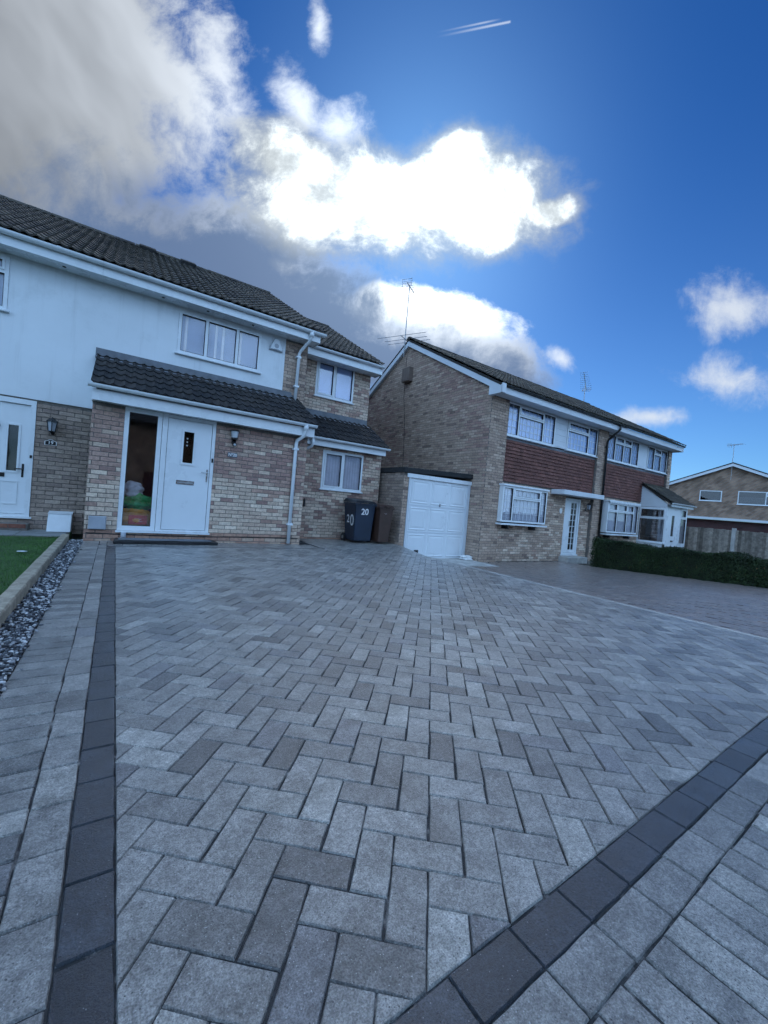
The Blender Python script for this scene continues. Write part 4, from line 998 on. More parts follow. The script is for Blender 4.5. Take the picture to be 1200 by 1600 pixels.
# ---- house B
hB = thing('semi_detached_house', (17.0, 8.0, GB), 'far brown brick house with diamond lattice windows, red hung tiles and glazed white porch', 'house')
BRB = Pieces('brick', 'brick'); TIB = Pieces('roof_tile', 'rooftile')
cw = bx('cross_wall', ff, (PARTY+.001, X2b, -.14, 0, GB-.1, 4.275), 'mortar', hB); lay_bricks(BRB, cw, ff, PARTY, X2b, GB, 4.25, [], lambda u, v: pick(BROWN))
ce = MB().box(ff, X3a, X3b, -8.2, 0, GB-.1, 4.275).prism([(X3b-.15, YF, 4.28), (X3b-.15, YB, 4.28), (X3b-.15, RA[0], 6.80)], [(X3b, YF, 4.28), (X3b, YB, 4.28), (X3b, RA[0], 6.80)]).build('end_wall', 'mortar', hB); lay_bricks(BRB, ce, ff, X3a, X3b, GB, 4.25, [], lambda u, v: pick(CREAM if random.random() < .5 else BROWN))
iw = panel(fi, X2b, X3a, GB-.1, 2.0, [(14.85, 16.75, .68, 1.82), (17.85, 18.8, -.16, 1.75)], .12).box(fi, X2b, X3a, -.12, -.01, 4.2, 4.3).build('infill_wall', 'mortar', hB)
lay_bricks(BRB, iw, fi, X2b, X3a, GB, 1.98, [(14.85, 16.75, .68, 1.82), (17.85, 18.8, -.16, 1.75)], lambda u, v: pick(BROWN if random.random() < .5 else CREAM))
hung_tiles(hB, X2b+.002, X3a-.002, 1.98, 3.17)
window(hB, fi, X2b+.01, 16.98, 3.30, 4.262, mull=(15.22, 15.82, 16.40), trans={1: .74, 2: .74}, inside='net', d=.0, diamond=True, netmat='sky_reflection_net', nethigh=.90)  # net carries the painted blue of mirrored sky
MB().box(fi, 16.99, 17.70, -.02, .045, 3.30, 4.262).build('white_panel', 'upvc_soft', hB)
window(hB, fi, 17.71, X3a-.01, 3.30, 4.262, mull=(18.26, 18.85), trans={1: .74}, inside='net', d=.0, diamond=True, netmat='sky_reflection_net', nethigh=.90)
bx('window_apron', fi, (X2b+.01, X3a-.01, 0, .03, 3.19, 3.262), 'lead', hB)
bay(hB, 14.74, 16.95, .68, 1.80, .27, (15.40, 16.10, 16.60), {0: .72, 1: .72, 2: .72}, inside='net', sill=False)
# scalloped pelmet over the bay
m = MB(); n = 14
for k in range(n):
    u = 14.72+k*2.26/n; w_ = 2.26/n
    m.poly(fi, [(u, 1.86), (u, 1.80), (u+w_*.25, 1.755), (u+w_*.5, 1.745), (u+w_*.75, 1.755), (u+w_*.98, 1.80), (u+w_*.98, 1.86)], .325, .335)
m.build('scalloped_pelmet', 'upvc', hB)['kind'] = 'stuff'
pair_eaves(hB, PARTY+.001, X3b+.02, False, True); bx('eaves_box', ff, (X3b+.02, X3b+.05, -.05, .39, 4.25, 4.44), 'upvc_soft', hB)
pair_roof(hB, PARTY+.001, X3b+.14, TIB)
downpipe(hB, [(14.50, YF-.44, 4.43), (14.50, YF-.44, 4.30), (14.48, YF-.36, 4.20), (14.45, YF-.09, 3.95), (14.45, YF-.065, 3.85), (14.45, YF-.065, GB+.05)], 'blackpaint', .038, [(14.45, YF-.065, 3.7), (14.45, YF-.065, 1.9), (14.45, YF-.065, .5)])
# porch: white frame, glazed, with a lean-to tiled roof
px0, px1, py = 17.58, 19.40, 7.12
fl_, fpf = Fr((px0, 0, 0), (0, -1, 0), (-1, 0, 0)), front(py)
pb = MB().box(fl_, -YI+.002, -py, -.06, 0, GB-.05, .42).box(fpf, px0, 17.72, -.06, 0, GB-.05, 1.93).box(fpf, 18.72, px1, -.06, 0, GB-.05, .40).box(fpf, 18.66, 18.76, -.06, 0, .40, 1.93).box(fpf, px1-.07, px1, -.06, 0, .40, 1.93).box(fpf, 17.72, 18.66, -.06, 0, 1.80, 1.93).box(fpf, 18.76, px1-.07, -.06, 0, 1.86, 1.93).box(Fr((px1, 0, 0), (0, -1, 0), (-1, 0, 0)), -YI+.002, -py-.061, 0, .06, GB-.05, 1.93).build('porch_frame', 'upvc', hB)
window(hB, fl_, -YI+.01, -py-.01, .425, 1.80, trans={0: .70}, d=-.06, inside=None, sill=True, room=0)
gab = MB().poly(fl_, [(-YI+.002, 1.81), (-py, 1.81), (-py, 1.93), (-YI+.002, 2.69)], -.06, -.004).build('porch_gable', 'upvc_soft', hB)
for k in range(8):
    v = 1.83+k*.10; e_ = -YI + (2.69-v-.09)/(2.69-1.93)*(YI-py)
    if e_ > -YI+.06: MB().box(fl_, -YI+.01, min(e_, -py-.01), -.002, .006, v, v+.09).build('cladding_board', 'upvc_soft', gab)
dB = panel(fpf, 17.73, 18.65, GB+.08, 1.795, [(18.05, 18.30, .72, 1.52)], .045).build('porch_door', 'doorblue', hB)
MB().box(fpf, 18.05, 18.30, -.03, -.024, .72, 1.52).build('pane', 'glass_dark', dB)
MB().box(fpf, 18.08, 18.27, 0, .012, .50, .555).build('letterbox', 'blackpaint', dB)
window(hB, fpf, 18.765, px1-.075, .405, 1.855, trans={0: .74}, d=-.06, inside=None, sill=False, room=0)
TIP = Pieces('porch_tile', 'rooftile'); pe2, pr2 = (py-.18, 1.97), (YI-.03, 2.72)
rf = roof_slab('porch_roof', hB, px0-.06, px1+.10, pe2, pr2); lay_tiles(TIP, rf, px0-.08, px1+.12, pe2, pr2, RT, .012); TIP.finish('x')
bx('porch_fascia', fpf, (px0-.05, px1+.08, .14, .16, 1.85, 1.96), 'upvc', hB); bx('porch_soffit', fpf, (px0-.05, px1+.08, 0, .14, 1.935, 1.945), 'upvc', hB); gutter(hB, px0-.08, px1+.12, py-.22, 1.985, 'upvc', .05)
BRB.finish('brick_field'); TIB.finish('roof_tile_field')

# ---- garage in the gap, white up-and-over door, flat felt roof
ga = thing('garage', (7.3, 8.5, GB), 'brick garage with white panelled up and over door and black felt roof', 'garage')
fG = front(8.5); BRG = Pieces('brick', 'brick', 300)
gx0, gx1 = 6.13, XG-.004
gfr = Fr((gx0, 0, 0), (0, -1, 0), (-1, 0, 0))
gwl = MB().box(gfr, -14.5, -8.5, -.11, 0, GB-.1, 1.97).box(fG, gx0+.11, gx0+.16, -.11, 0, GB-.1, 1.80).build('wall', 'mortar_dark', ga)
lay_bricks(BRG, gwl, gfr, -14.5, -8.503, GB, 1.95, [], lambda u, v: pick(GREYB)); lay_bricks(BRG, gwl, fG, gx0+.004, gx0+.155, GB, 1.78, [], lambda u, v: pick(BROWN))
gd0, gd1, gz0, gz1 = 6.30, 8.46, GB+.02, 1.75
bx('door_frame', fG, (gd0, gd0+.06, -.06, .01, gz0-.05, gz1), 'upvc_soft', ga); bx('door_frame', fG, (gd1-.06, gd1+.04, -.06, .01, gz0-.05, gz1), 'upvc_soft', ga); bx('fascia', fG, (gx0+.10, gx1, -.02, .03, gz1+.002, gz1+.105), 'upvc', ga)
gdoor = bx('garage_door', fG, (gd0+.062, gd1-.062, -.05, -.02, gz0, gz1-.004), 'doorblue', ga)
W_, H_ = (gd1-gd0-.124)/3, (gz1-gz0)/3
for i in range(3):
    for j in range(3):
        a, b, c, e = gd0+.062+i*W_+.05, gd0+.062+(i+1)*W_-.05, gz0+j*H_+.05, gz0+(j+1)*H_-.05
        q = [fG.p(a, -.02, c), fG.p(b, -.02, c), fG.p(b, -.02, e), fG.p(a, -.02, e)]; s = .07
        r_ = [fG.p(a+s, .004, c+s), fG.p(b-s, .004, c+s), fG.p(b-s, .004, e-s), fG.p(a+s, .004, e-s)]
        m = MB().add(q+[fG.p(a+.02, -.006, c+.02), fG.p(b-.02, -.006, c+.02), fG.p(b-.02, -.006, e-.02), fG.p(a+.02, -.006, e-.02)]+[fG.p(a+.055, -.017, c+.055), fG.p(b-.055, -.017, c+.055), fG.p(b-.055, -.017, e-.055), fG.p(a+.055, -.017, e-.055)]+[fG.p(a+.10, -.010, c+.10), fG.p(b-.10, -.010, c+.10), fG.p(b-.10, -.010, e-.10), fG.p(a+.10, -.010, e-.10)],
                     [(k+4*l, (k+1) % 4+4*l, (k+1) % 4+4*l+4, k+4*l+4) for l in range(3) for k in range(4)] + [(12, 13, 14, 15)])
        m.build('door_panel', 'doorblue', gdoor)
for j in (1, 2): bx('door_rib', fG, (gd0+.064, gd1-.064, -.02, -.012, gz0+j*H_-.012, gz0+j*H_+.012), 'upvc_soft', gdoor)
bx('handle', fG, (7.40, 7.43, -.02, .02, 1.06, 1.14), 'galv', gdoor); bx('vent_hole', fG, (6.66, 6.79, -.02, .011, GB+.10, GB+.25), 'gasket', gdoor)
rfm = MB().prism([(gx0-.04, 8.44, 1.86), (gx1, 8.44, 1.94), (gx1, 14.6, 1.94), (gx0-.04, 14.6, 1.86)], [(gx0-.04, 8.44, 1.99), (gx1, 8.44, 2.07), (gx1, 14.6, 2.07), (gx0-.04, 14.6, 1.99)]).build('roof', 'felt', ga, bevel=.01)
BRG.finish('brick_field')

# ================================================================== FAR HOUSE, FENCE, HEDGE
FA = R(163); fdir = Vector((math.sin(FA), math.cos(FA), 0)); fnor = Vector((-.956, -.292, 0)).normalized()
fnor = fdir.cross(Vector((0, 0, 1)))
far = thing('detached_house', (37.4, 11.2, -.4), 'distant brick house with wide shallow white edged gable behind the fence', 'house')
ff2 = Fr((37.4, 11.2, 0), fdir, fnor)
HW = 3.7
hs = [(-1.75, -.45, 3.35, 4.12), (.45, 2.9, 3.2, 4.15)]
fw_ = panel(ff2, -HW, HW, 2.15, 4.45, hs, .15)
fw_.poly(ff2, [(-HW, 4.45), (HW, 4.45), (0, 5.92)], -.15, 0)
fw_.box(ff2, -HW, -HW+.2, -9, -.15, -1, 4.45).box(ff2, HW-.2, HW, -9, -.15, -1, 4.45).build('wall', 'brick_far', far)
window(far, ff2, *hs[0], d=-.05, inside=None, glass='glass_dark'); window(far, ff2, *hs[1], mull=(1.95,), trans={1: .7}, d=-.05, inside='net', glass='glass_dark', nethigh=.58)
for s in (-1, 1):
    q = [(0, 6.16), (s*(HW+.45), 4.42), (s*(HW+.45), 4.22), (0, 5.92)]
    MB().poly(ff2, q, .30, .34).build('bargeboard', 'upvc_soft', far)
    q = [(0, 6.20), (s*(HW+.5), 4.46), (s*(HW+.5), 4.40), (0, 6.12)]
    MB().poly(ff2, q, -9.2, .36).build('roof_slope', 'roofbase', far)
bx('white_beam', ff2, (-HW, HW+.6, -.1, .15, 1.98, 2.14), 'upvc_soft', far); bx('garage_front', ff2, (-HW, HW+.6, -1.2, -.6, -1, 1.98), 'maroon', far)
def yagi(name, base, h, az, n, L, label, cat='aerial', el=.30, ang_up=0, extra=None):
    t = thing(name, base, label, cat); b = Vector(base)
    MB().tube([b, b+Vector((0, 0, h))], .018, 6).build('mast', 'galv', t)
    dv = Vector((math.sin(R(az)), math.cos(R(az)), math.tan(R(ang_up)))).normalized(); sd = dv.cross(Vector((0, 0, 1))).normalized(); top = b+Vector((0, 0, h-.04))
    MB().tube([top-dv*L*.35, top+dv*L*.65], .014, 6).build('boom', 'galv', t)
    up = sd.cross(dv)
    for k in range(n):
        c = top + dv*(-.33*L + L*.96*k/(n-1)); l = el*(1-.35*k/n)
        MB().tube([c-sd*l/2, c+sd*l/2], .007, 5).build('element', 'galv', t)
    r = top - dv*L*.35
    for z in (-.12, -.04, .04, .12): MB().tube([r-sd*.2+up*z, r+sd*.2+up*z], .007, 5).build('reflector_rod', 'galv', t)
    for s in (-1, 1): MB().tube([r+sd*.17*s-up*.14, r+sd*.17*s+up*.14], .007, 5).build('reflector_rod', 'galv', t)
    if extra: extra(t, b)
    return t
def longrods(t, b):
    dv = Vector((-.47, .88, 0)); bm_ = Vector((.88, .47, 0)); c0 = b+Vector((0, 0, .62))
    MB().tube([c0-bm_*.35, c0+bm_*.30], .014, 6).build('boom', 'galv', t)
    for k, l in ((-.33, .95), (.0, .85), (.27, .85)):
        c = c0+bm_*k; MB().tube([c-dv*l, c+dv*l], .009, 5).build('dipole_rod', 'galv', t)
yagi('television_aerial', (XG-.17, 12.25, 6.35), 2.55, 57, 7, .75, 'tall aerial on the nearest brown gable with long rods below its small head', extra=longrods)
yagi('television_aerial', (19.55, 12.15, 6.9), 1.1, 250, 10, 1.1, 'aerial tilted above the far end of the brown brick roof ridge', el=.55, ang_up=35)
yagi('television_aerial', (37.1, 11.15, 4.9), 2.6, 200, 6, .9, 'thin aerial pole rising from the distant shallow gable', el=.7)

fe_ = thing('fence', (20.4, 3.5, GB), 'weathered grey vertical board fence with concrete posts beside the white porch', 'fence')
BO = Pieces('board', 'timber', 300)
SHAPES['board'] = chamfer_box(.115, .016, 1.0, .003)
fF = Fr((20.4, 0, 0), (0, -1, 0), (-1, 0, 0)); y = 8.0
while y > -2.5:
    M = fF.mat(-y, random.choice((0, .022))+random.uniform(0, .006), GB-.02); M[:3, 2] *= 1.57+random.uniform(-.012, .012); g = random.uniform(.5, 1.3)
    BO.add('board', M, (.27*g, .235*g, .20*g), fe_, .3); y -= .104
BO.finish('board_field')
for y in (7.9, 5.85, 3.8, 1.75, -.3, -2.3): bx('post', fF, (-y-.06, -y+.06, -.02, .10, GB-.05, 1.24), 'concrete', fe_, bevel=.01)
for z in (-.1, .5, 1.0): bx('rail', fF, (-7.95, 2.5, -.075, -.018, z, z+.07), 'earth', fe_)

def hedge():
    t = thing('hedge', (13.0, 5.0, -.3), 'low clipped dark green hedge between the two brown brick houses', 'hedge')
    x0, x1, y0, y1 = 12.52, 13.35, 1.2, 7.05
    def top(y): return .48 + .05*math.sin(y*2.1)*.5 + .03*math.sin(y*5.3+1)
    n = 46000; V = []; F = []; V2 = []; F2 = []
    for i in range(n):
        r = random.random(); y = random.uniform(y0, y1); zt = top(y); gz_ = slope_z(y)-.02
        dpt = abs(random.gauss(0, .055))
        lump = .05*math.sin(y*3.7+1.2)+.035*math.sin(y*9.1)
        if r < .52: x, z = x0 + dpt - lump*.6 + .03*math.sin(y*15+7*random.random()), gz_ + (zt-gz_)*random.random(); nr = (-1, 0, .3)
        elif r < .86: x, z = random.uniform(x0-.02, x1), zt - dpt*.8 + random.gauss(0, .015) + lump*.4; nr = (0, 0, 1)
        else:
            ye = y0 if random.random() < .5 else y1; y = ye + (dpt if ye == y0 else -dpt); x, z = random.uniform(x0, x1), gz_ + (zt-gz_)*random.random(); nr = (0, -1 if ye == y0 else 1, .3)
        N_ = Vector(nr) + Vector((random.gauss(0, .7), random.gauss(0, .7), random.gauss(0, .6))); N_.normalize()
        a = N_.orthogonal().normalized(); a.rotate(Matrix.Rotation(random.uniform(0, 6.28), 3, N_)); b = N_.cross(a)
        s = random.uniform(.014, .028); c = Vector((x, y, z)); L, FF = (V2, F2) if (random.random() < .012 and z < .3) else (V, F)
        k = len(L); L += [tuple(c-a*s), tuple(c+b*s*.5), tuple(c+a*s), tuple(c-b*s*.5)]; FF.append((k, k+1, k+2, k+3))
    m = MB(); m.v, m.f = V, F; m.build('foliage', 'hedgeleaf', t, raw=True, kind='stuff')
    m = MB(); m.v, m.f = V2, F2; m.build('dead_leaves', 'hedgebrown', t, raw=True, kind='stuff')
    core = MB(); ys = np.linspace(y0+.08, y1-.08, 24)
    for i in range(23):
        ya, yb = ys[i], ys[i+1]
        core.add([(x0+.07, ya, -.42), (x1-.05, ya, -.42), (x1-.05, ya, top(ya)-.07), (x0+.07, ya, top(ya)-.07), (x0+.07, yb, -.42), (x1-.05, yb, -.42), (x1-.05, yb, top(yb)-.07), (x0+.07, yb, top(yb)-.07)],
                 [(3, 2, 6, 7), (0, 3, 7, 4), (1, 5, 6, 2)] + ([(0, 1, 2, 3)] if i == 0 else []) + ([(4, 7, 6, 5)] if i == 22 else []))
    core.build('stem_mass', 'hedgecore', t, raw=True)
hedge()

# ---- the other side of the street, seen only mirrored in glass
for k, (x, lab) in enumerate(((-19., 'brick house across the road, leftmost of the three behind the viewer'), (-4., 'brick house across the road, middle one of the three behind the viewer'), (11., 'brick house across the road, rightmost of the three behind the viewer'))):
    fo = Fr((x+6, -15, 0), (-1, 0, 0), (0, 1, 0)); ho = thing('opposite_house', (x, -15, -.4), lab, 'house', 'houses across the road')
    hs2 = [(-5, -2.6, .7, 2.0), (-5, -2.6, 3.2, 4.4), (3.0, 5.2, 3.2, 4.4), (3.2, 5.2, .7, 2.0), (-.5, .5, -.3, 1.8)]
    w_ = panel(fo, -6.2, 6.2, -.5, 5.0, hs2, .3); w_.poly(Fr((x, -15, 0), (0, 1, 0), (1, 0, 0)), [(0, 5), (-8, 5), (-4, 7.4)], 6.0, 6.2).box(fo, -6.2, -5.9, -8, -.3, -.5, 5).box(fo, 5.9, 6.2, -8, -.3, -.5, 5); w_.build('wall', 'brick_far', ho)
    for h_ in hs2: window(ho, fo, *h_, d=-.15, inside=None, glass='glass_dark', sill=False) if h_[2] > 0 else MB().box(fo, *h_[:2], -.2, -.12, *h_[2:]).build('door', 'maroon', ho)
    for sgn in (1, -1):
        MB().prism([(x-6.4, -19, 7.5), (x+18.4-.0, -19, 7.5), (x+18.4, -19+sgn*4.5, 4.9), (x-6.4, -19+sgn*4.5, 4.9)] if False else [(x-.4, -19, 7.5), (x+12.4, -19, 7.5), (x+12.4, -19+sgn*4.5, 4.9), (x-.4, -19+sgn*4.5, 4.9)], [(x-.4, -19, 7.6), (x+12.4, -19, 7.6), (x+12.4, -19+sgn*4.5, 5.0), (x-.4, -19+sgn*4.5, 5.0)]).build('roof_slope', 'roofbase', ho)

# ================================================================== THINGS ON AND BY THE HOUSES
def wheelie(name, x0, y0, w, d, h, mat, label, side_number=None, front_number=None, lidmat=None, squiggle=False, yaw=0):
    t = thing(name, (x0+w/2, y0+d/2, 0), label, 'wheelie bin', 'wheelie bins by the extension wall')
    ti = .045
    bot = [(x0+ti, y0+ti*1.2, .05), (x0+w-ti, y0+ti*1.2, .05), (x0+w-ti, y0+d-.10, .05), (x0+ti, y0+d-.10, .05)]; top = [(x0, y0, h-.10), (x0+w, y0, h-.10), (x0+w, y0+d, h-.10), (x0, y0+d, h-.10)]
    MB().prism(bot, top).build('body', mat, t, bevel=.022, seg=2)
    MB().prism([(x0-.018, y0-.022, h-.135), (x0+w+.018, y0-.022, h-.135), (x0+w+.018, y0+d+.01, h-.135), (x0-.018, y0+d+.01, h-.135)], [(x0-.018, y0-.022, h-.092), (x0+w+.018, y0-.022, h-.092), (x0+w+.018, y0+d+.01, h-.092), (x0-.018, y0+d+.01, h-.092)]).build('rim', mat, t, bevel=.008)
    lid = MB().prism([(x0-.025, y0-.045, h-.088), (x0+w+.025, y0-.045, h-.088), (x0+w+.025, y0+d+.04, h-.088), (x0-.025, y0+d+.04, h-.088)], [(x0+.03, y0+.03, h-.028), (x0+w-.03, y0+.03, h-.028), (x0+w-.03, y0+d+.0, h+.012), (x0+.03, y0+d+.0, h+.012)]).build('lid', lidmat or mat, t, bevel=.014, seg=2)
    MB().prism([(x0+w*.35, y0-.075, h-.082), (x0+w*.65, y0-.075, h-.082), (x0+w*.65, y0-.03, h-.080), (x0+w*.35, y0-.03, h-.080)], [(x0+w*.35, y0-.075, h-.062), (x0+w*.65, y0-.075, h-.062), (x0+w*.65, y0-.03, h-.055), (x0+w*.35, y0-.03, h-.055)]).build('lid_grip', lidmat or mat, lid)
    MB().tube([(x0+.05, y0+d+.05, h-.05), (x0+w-.05, y0+d+.05, h-.05)], .016, 8).build('handle', 'blackplastic', t)
    for x in (x0-.005, x0+w-.045):
        wh = MB().tube([(x, y0+d-.06, .10), (x+.05, y0+d-.06, .10)], .10, 16).build('wheel', 'blackplastic', t); MB().tube([(x-.003, y0+d-.06, .10), (x+.053, y0+d-.06, .10)], .045, 12).build('hub', 'galv', wh)
    sl_y = ti*1.2/(h-.15)
    ffr = Fr((0, y0+ti*1.2+.05*sl_y, 0), (1, 0, 0), (0, -1, 0), (0, -sl_y, 1)); slx = ti/(h-.15)
    lfr = Fr((x0+ti, 0, 0), (0, -1, 0), (-1, 0, 0), (-slx, 0, 1))
    if front_number: text(front_number, ffr, x0+w*.48, h-.30, .004, .145, 'white_paint', t, 'printed_number', thick=.004)
    if side_number:
        yc = y0+d*.48
        for k, (g, hh) in enumerate(((side_number[0], .19), (side_number[1], .27))): text(g, lfr, -yc-.02+k*.19, .57-.03*k, .030, hh, 'whitebag', t, 'painted_number', squash=1.0, thick=.004)
    if squiggle:
        text('~~~', ffr, x0+w*.45, h-.24, .004, .035, 'white_paint', t, 'small_mark')
    return t
wheelie('wheelie_bin', 4.86, 8.60, .56, .62, 1.07, 'bluebin', 'dark blue wheelie bin with white number 20 on front and side', '20', '20', 'blackplastic')
wheelie('wheelie_bin', 5.47, 8.46, .40, .56, 1.01, 'brownbin', 'brown wheelie bin standing between the blue bin and the garage', None, None, None, True)

def lantern(name, x, z, fr, label):
    t = thing(name, fr.p(x, 0, z-.2), label, 'wall lantern', 'wall lanterns beside front doors')
    MB().poly(fr, [(x+.035*math.cos(a), z-.10+.05*math.sin(a)) for a in [i*math.pi/6 for i in range(12)]], .008, .025).build('wall_plate', 'blackpaint', t)
    MB().tube([fr.p(x, .02, z-.11), fr.p(x, .07, z-.15), fr.p(x, .12, z-.14), fr.p(x, .13, z-.10)], .011, 8).build('arm', 'blackpaint', t, smooth=True)
    def ring(v, r, n=6): return [fr.p(x+r*math.cos(i*2*math.pi/n+.5), .13+r*math.sin(i*2*math.pi/n+.5), v) for i in range(n)]
    m = MB(); m.prism(ring(z-.11, .035), ring(z-.09, .055)); m.build('base', 'blackpaint', t)
    m = MB(); m.prism(ring(z-.09, .052), ring(z+.07, .075)); m.build('glazing', 'metergrey', t)
    for a, b in zip(ring(z-.09, .056), ring(z+.07, .080)): MB().tube([a, b], .007, 4).build('bar', 'blackpaint', t)
    m = MB(); m.prism(ring(z+.07, .098), ring(z+.12, .045)); m.build('cap', 'blackpaint', t); MB().tube([fr.p(x, .13, z+.12), fr.p(x, .13, z+.155)], [.018, .006], 8).build('finial', 'blackpaint', t)
lantern('wall_lantern', -.97, 1.86, fm, 'black hexagonal wall lantern above the number 19 plaque')
lantern('wall_lantern', 13.75, 1.52, fi, 'small dark wall lantern right of the lattice glazed door of the brown house')
# modern lamp with sensor at number 20
t = thing('wall_lamp', fp.p(1.84, 0, 1.95), 'black half lantern with motion sensor above the number 20 sign', 'wall lamp')
MB().box(fp, 1.80, 1.88, .008, .03, 1.90, 2.14).build('back_plate', 'blackpaint', t, bevel=.005)
m = MB(); m.prism([fp.p(1.84+.052*math.cos(a), .03+.09*math.sin(a), 2.015) for a in np.linspace(0, math.pi, 9)], [fp.p(1.84+.068*math.cos(a), .03+.11*math.sin(a), 2.135) for a in np.linspace(0, math.pi, 9)]); m.build('diffuser', 'net', t)
m = MB(); m.prism([fp.p(1.84+.09*math.cos(a), .02+.14*math.sin(a), 2.137) for a in np.linspace(0, math.pi, 9)], [fp.p(1.84+.085*math.cos(a), .02+.13*math.sin(a), 2.155) for a in np.linspace(0, math.pi, 9)]); m.build('hood', 'blackpaint', t)
m = MB(); m.prism([fp.p(1.84+.055*math.cos(a), .03+.095*math.sin(a), 1.985) for a in np.linspace(0, math.pi, 9)], [fp.p(1.84+.055*math.cos(a), .03+.095*math.sin(a), 2.013) for a in np.linspace(0, math.pi, 9)]); m.build('collar', 'blackpaint', t)
MB().tube([fp.p(1.84, .03, 1.99), fp.p(1.84, .07, 1.90), fp.p(1.84, .10, 1.88)], [.03, .035, .04], 10).build('sensor', 'blackpaint', t, smooth=True); MB().tube([fp.p(1.84, .10, 1.882), fp.p(1.84, .116, 1.875)], .024, 10).build('sensor_lens', 'net', t, smooth=True)
t = thing('house_sign', fp.p(1.835, 0, 1.66), 'small dark oblong sign reading No 20 beside the door', 'sign')
MB().box(fp, 1.745, 1.925, .009, .024, 1.645, 1.735).build('plate', 'lead', t, bevel=.003); text('Nº20', fp, 1.835, 1.69, .026, .052, 'white_paint', t, thick=.001)
t = thing('house_sign', fm.p(-.985, 0, 1.54), 'black arched number plaque with white 19 under the lantern', 'sign')
def arch(s, u=-.985, v=1.575): return [(u-.085*s, v-.045*s), (u+.085*s, v-.045*s), (u+.085*s, v+.02*s), (u+.045*s, v+.035*s), (u+.02*s, v+.055*s), (u-.02*s, v+.055*s), (u-.045*s, v+.035*s), (u-.085*s, v+.02*s)]
MB().poly(fm, arch(1.0), .009, .018).build('border', 'white_paint', t); MB().poly(fm, arch(.86), .018, .021).build('plate', 'blackpaint', t); text('19', fm, -.985, 1.572, .023, .055, 'white_paint', t, thick=.001)
t = thing('house_sign', fi.p(12.33, 0, 1.25), 'tiny white plaque left of the lattice glazed door', 'sign'); MB().poly(fi, [(12.33+.075*math.cos(a), 1.29+.095*math.sin(a)) for a in [i*math.pi/7 for i in range(14)]], .012, .02).build('plate', 'white_paint', t)
t = thing('house_sign', fi.p(17.2, 0, 1.15), 'tiny white plaque between the curved bay and the white porch', 'sign'); MB().poly(fi, [(17.22+.10*math.cos(a), 1.2+.13*math.sin(a)) for a in [i*math.pi/7 for i in range(14)]], .012, .02).build('plate', 'white_paint', t)
# alarm box, meter boxes, vent box
t = thing('alarm_box', fm.p(2.83, 0, 4.24), 'white burglar alarm box high on the render under the eaves', 'alarm')
def trap(s): return [(2.83-.155*s, 4.36-.13*s), (2.83+.155*s, 4.36-.13*s), (2.83+.14*s, 4.36-.04*s), (2.83+.075*s, 4.36+.12*s), (2.83+.02*s, 4.36+.15*s), (2.83-.05*s, 4.36+.14*s), (2.83-.13*s, 4.36-.04*s)]
MB().poly(fm, trap(1.0), .022, .06).build('backing', 'metergrey', t); MB().poly(fm, trap(.88), .06, .085).build('cover', 'meterwhite', t, bevel=.006)
MB().poly(fm, [(2.83+.05*math.cos(a), 4.33+.05*math.sin(a)) for a in [i*math.pi/8 for i in range(16)]], .086, .088).build('emblem', 'metergrey', t); MB().box(fm, 2.78, 2.88, .086, .088, 4.25, 4.265).build('emblem_bar', 'metergrey', t)
t = thing('meter_box', (-.78, YM-.28, .03), 'white sloping gas meter box standing by the wall of number 19', 'meter box')
q = [(-.93, YM-.34), (-.60, YM-.34), (-.60, YM-.03), (-.93, YM-.03)]
MB().prism([(x, y, .04) for x, y in q], [(x, y + (.12 if k < 2 else 0), .34 if k < 2 else .37) for k, (x, y) in enumerate(q)]).build('cover', 'meterwhite', t, bevel=.008); MB().prism([(-.935, YM-.225, .342), (-.595, YM-.225, .342), (-.595, YM-.028, .372), (-.935, YM-.028, .372)], [(-.935, YM-.225, .352), (-.595, YM-.225, .352), (-.595, YM-.028, .382), (-.935, YM-.028, .382)]).build('lid', 'meterwhite', t)
t = thing('meter_box', fp.p(-.20, 0, .19), 'pale grey square meter cover fixed low on the porch brickwork', 'meter box')
MB().box(fp, -.325, -.085, .008, .06, .19, .405).build('cover', 'metergrey', t, bevel=.006); MB().box(fp, -.31, -.10, .061, .064, .205, .39).build('door', 'metergrey', t)
t = thing('vent_box', (XG-.1, 12.0, 5.3), 'brown square box high on the brown gable wall', 'vent box')
MB().box(fg, -12.22, -11.80, .008, .20, 5.40, 5.90).build('case', 'ventbox', t, bevel=.015); MB().box(fg, -12.19, -11.83, .201, .206, 5.44, 5.86).build('face', 'ventbox', t)
# door step in front of number 20, pipe stub
t = thing('door_step', (.8, 8.0, 0), 'low black door step slab at the white front door', 'step')
MB().prism([(.03, 7.80, .0), (1.62, 7.80, .0), (1.62, 8.15, .0), (.03, 8.15, .0)], [(.03, 7.80, .050), (1.62, 7.80, .050), (1.60, 8.15, .060), (.05, 8.15, .060)]).build('slab', 'blackplastic', t, bevel=.006); MB().box(fp, .10, 1.52, .09, .38, .060, .066).build('tread', 'lead', t)
t = thing('waste_pipe', (.17, 8.16, 0), 'short grey pipe stub below the glazed side panel', 'pipe'); MB().tube([(.17, 8.155, .15), (.17, 8.155, .02)], .04, 10).build('stub', 'metergrey', t, smooth=True)
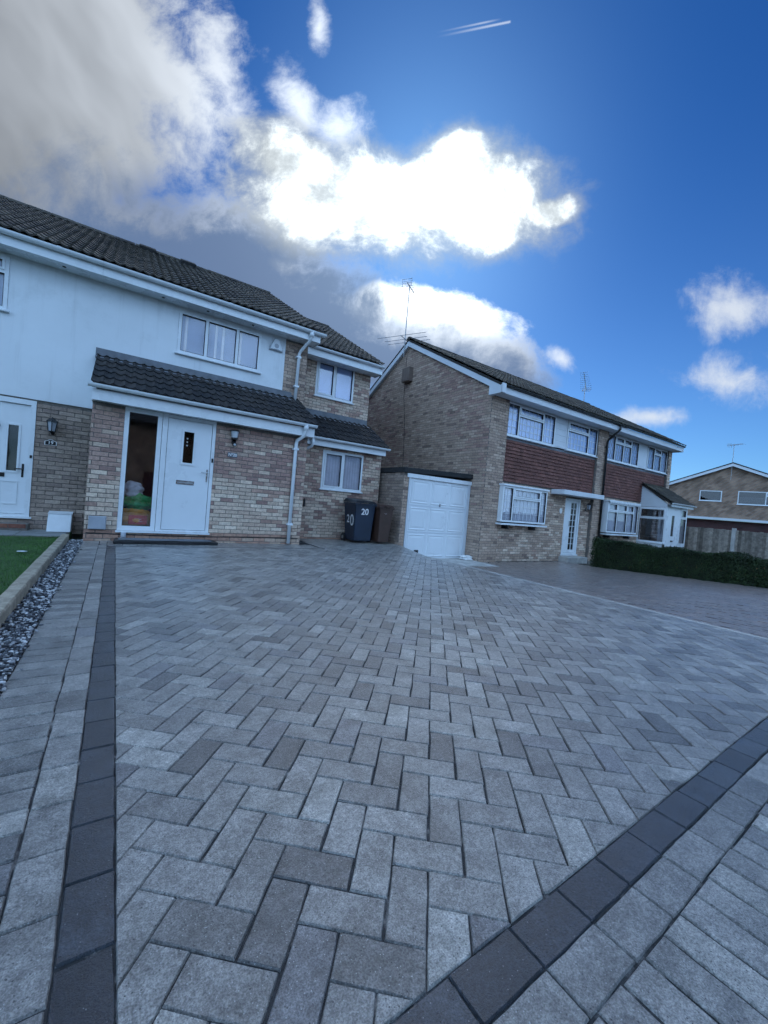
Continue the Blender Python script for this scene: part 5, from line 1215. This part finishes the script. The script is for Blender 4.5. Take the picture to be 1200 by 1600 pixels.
# carrier bags inside, behind the side glass
def bag(name, c, r, mat, label, seed, h=1.0):
    rg = np.random.default_rng(seed); bm = bmesh.new(); bmesh.ops.create_icosphere(bm, subdivisions=4, radius=1)
    for v in bm.verts:
        p = np.array(v.co); n_ = .10*math.sin(7*p[0]+seed)+.10*math.sin(9*p[2]+2*seed)+.08*math.sin(11*p[1]+p[2]*5)+rg.normal(0, .015)
        v.co = Vector((p[0]*r[0]*(1+n_), p[1]*r[1]*(1+n_), max(-.9, p[2])*r[2]*(1+n_*.6)))
    me = bpy.data.meshes.new(name); bm.to_mesh(me); bm.free(); me.materials.append(MATS[mat]); o = bpy.data.objects.new(name, me); COL.objects.link(o); o.location = c
    return tag(o, label, 'bag', 'bags behind the side glass')
bag('carrier_bag', (.33, 8.43, .36), (.24, .10, .22), 'orangebag', 'orange bag with red label at the bottom of the glazed side panel', 1)
bag('carrier_bag', (.36, 8.46, .66), (.22, .11, .16), 'greenbag', 'green plastic bag heaped in the middle behind the side glass', 2)
bag('carrier_bag', (.26, 8.50, .86), (.17, .10, .16), 'whitebag', 'white bag topmost of the heap behind the side glass', 3)
t = thing('box_label', (.36, 8.315, .27), 'red label with white lettering on the orange bag', 'label'); fb = Fr((0, 8.315, 0)); MB().box(fb, .23, .51, -.02, 0, .28, .44).build('card', 'redbox', t, bevel=.004)
text('mmmm', fb, .37, .375, .003, .026, 'white_paint', t, 'blurred_line'); text('mmmmmm', fb, .38, .335, .003, .020, 'white_paint', t, 'blurred_line')
# crumpled sheet at the garage corner, bits on the ground
def crumple(name, c, r, mat, label, cat, seed):
    o = bag(name, c, r, mat, label, seed); o['category'] = cat; del o['group']; return o
crumple('plastic_sheet', (8.36, 8.28, GB+.07), (.22, .13, .09), 'whitebag', 'crumpled white plastic sheet at the foot of the garage door', 'plastic sheet', 5)
for k, (x, y) in enumerate(((-.9, 6.6), (-1.35, 7.6), (-1.7, 7.9))): crumple('dead_leaf', (x, y, .045), (.05, .035, .006), 'meterwhite', ('pale leaf lying on the lawn near the sleeper', 'pale leaf lying on the lawn towards the slabs', 'pale leaf farthest left on the lawn')[k], 'leaf', 6+k)
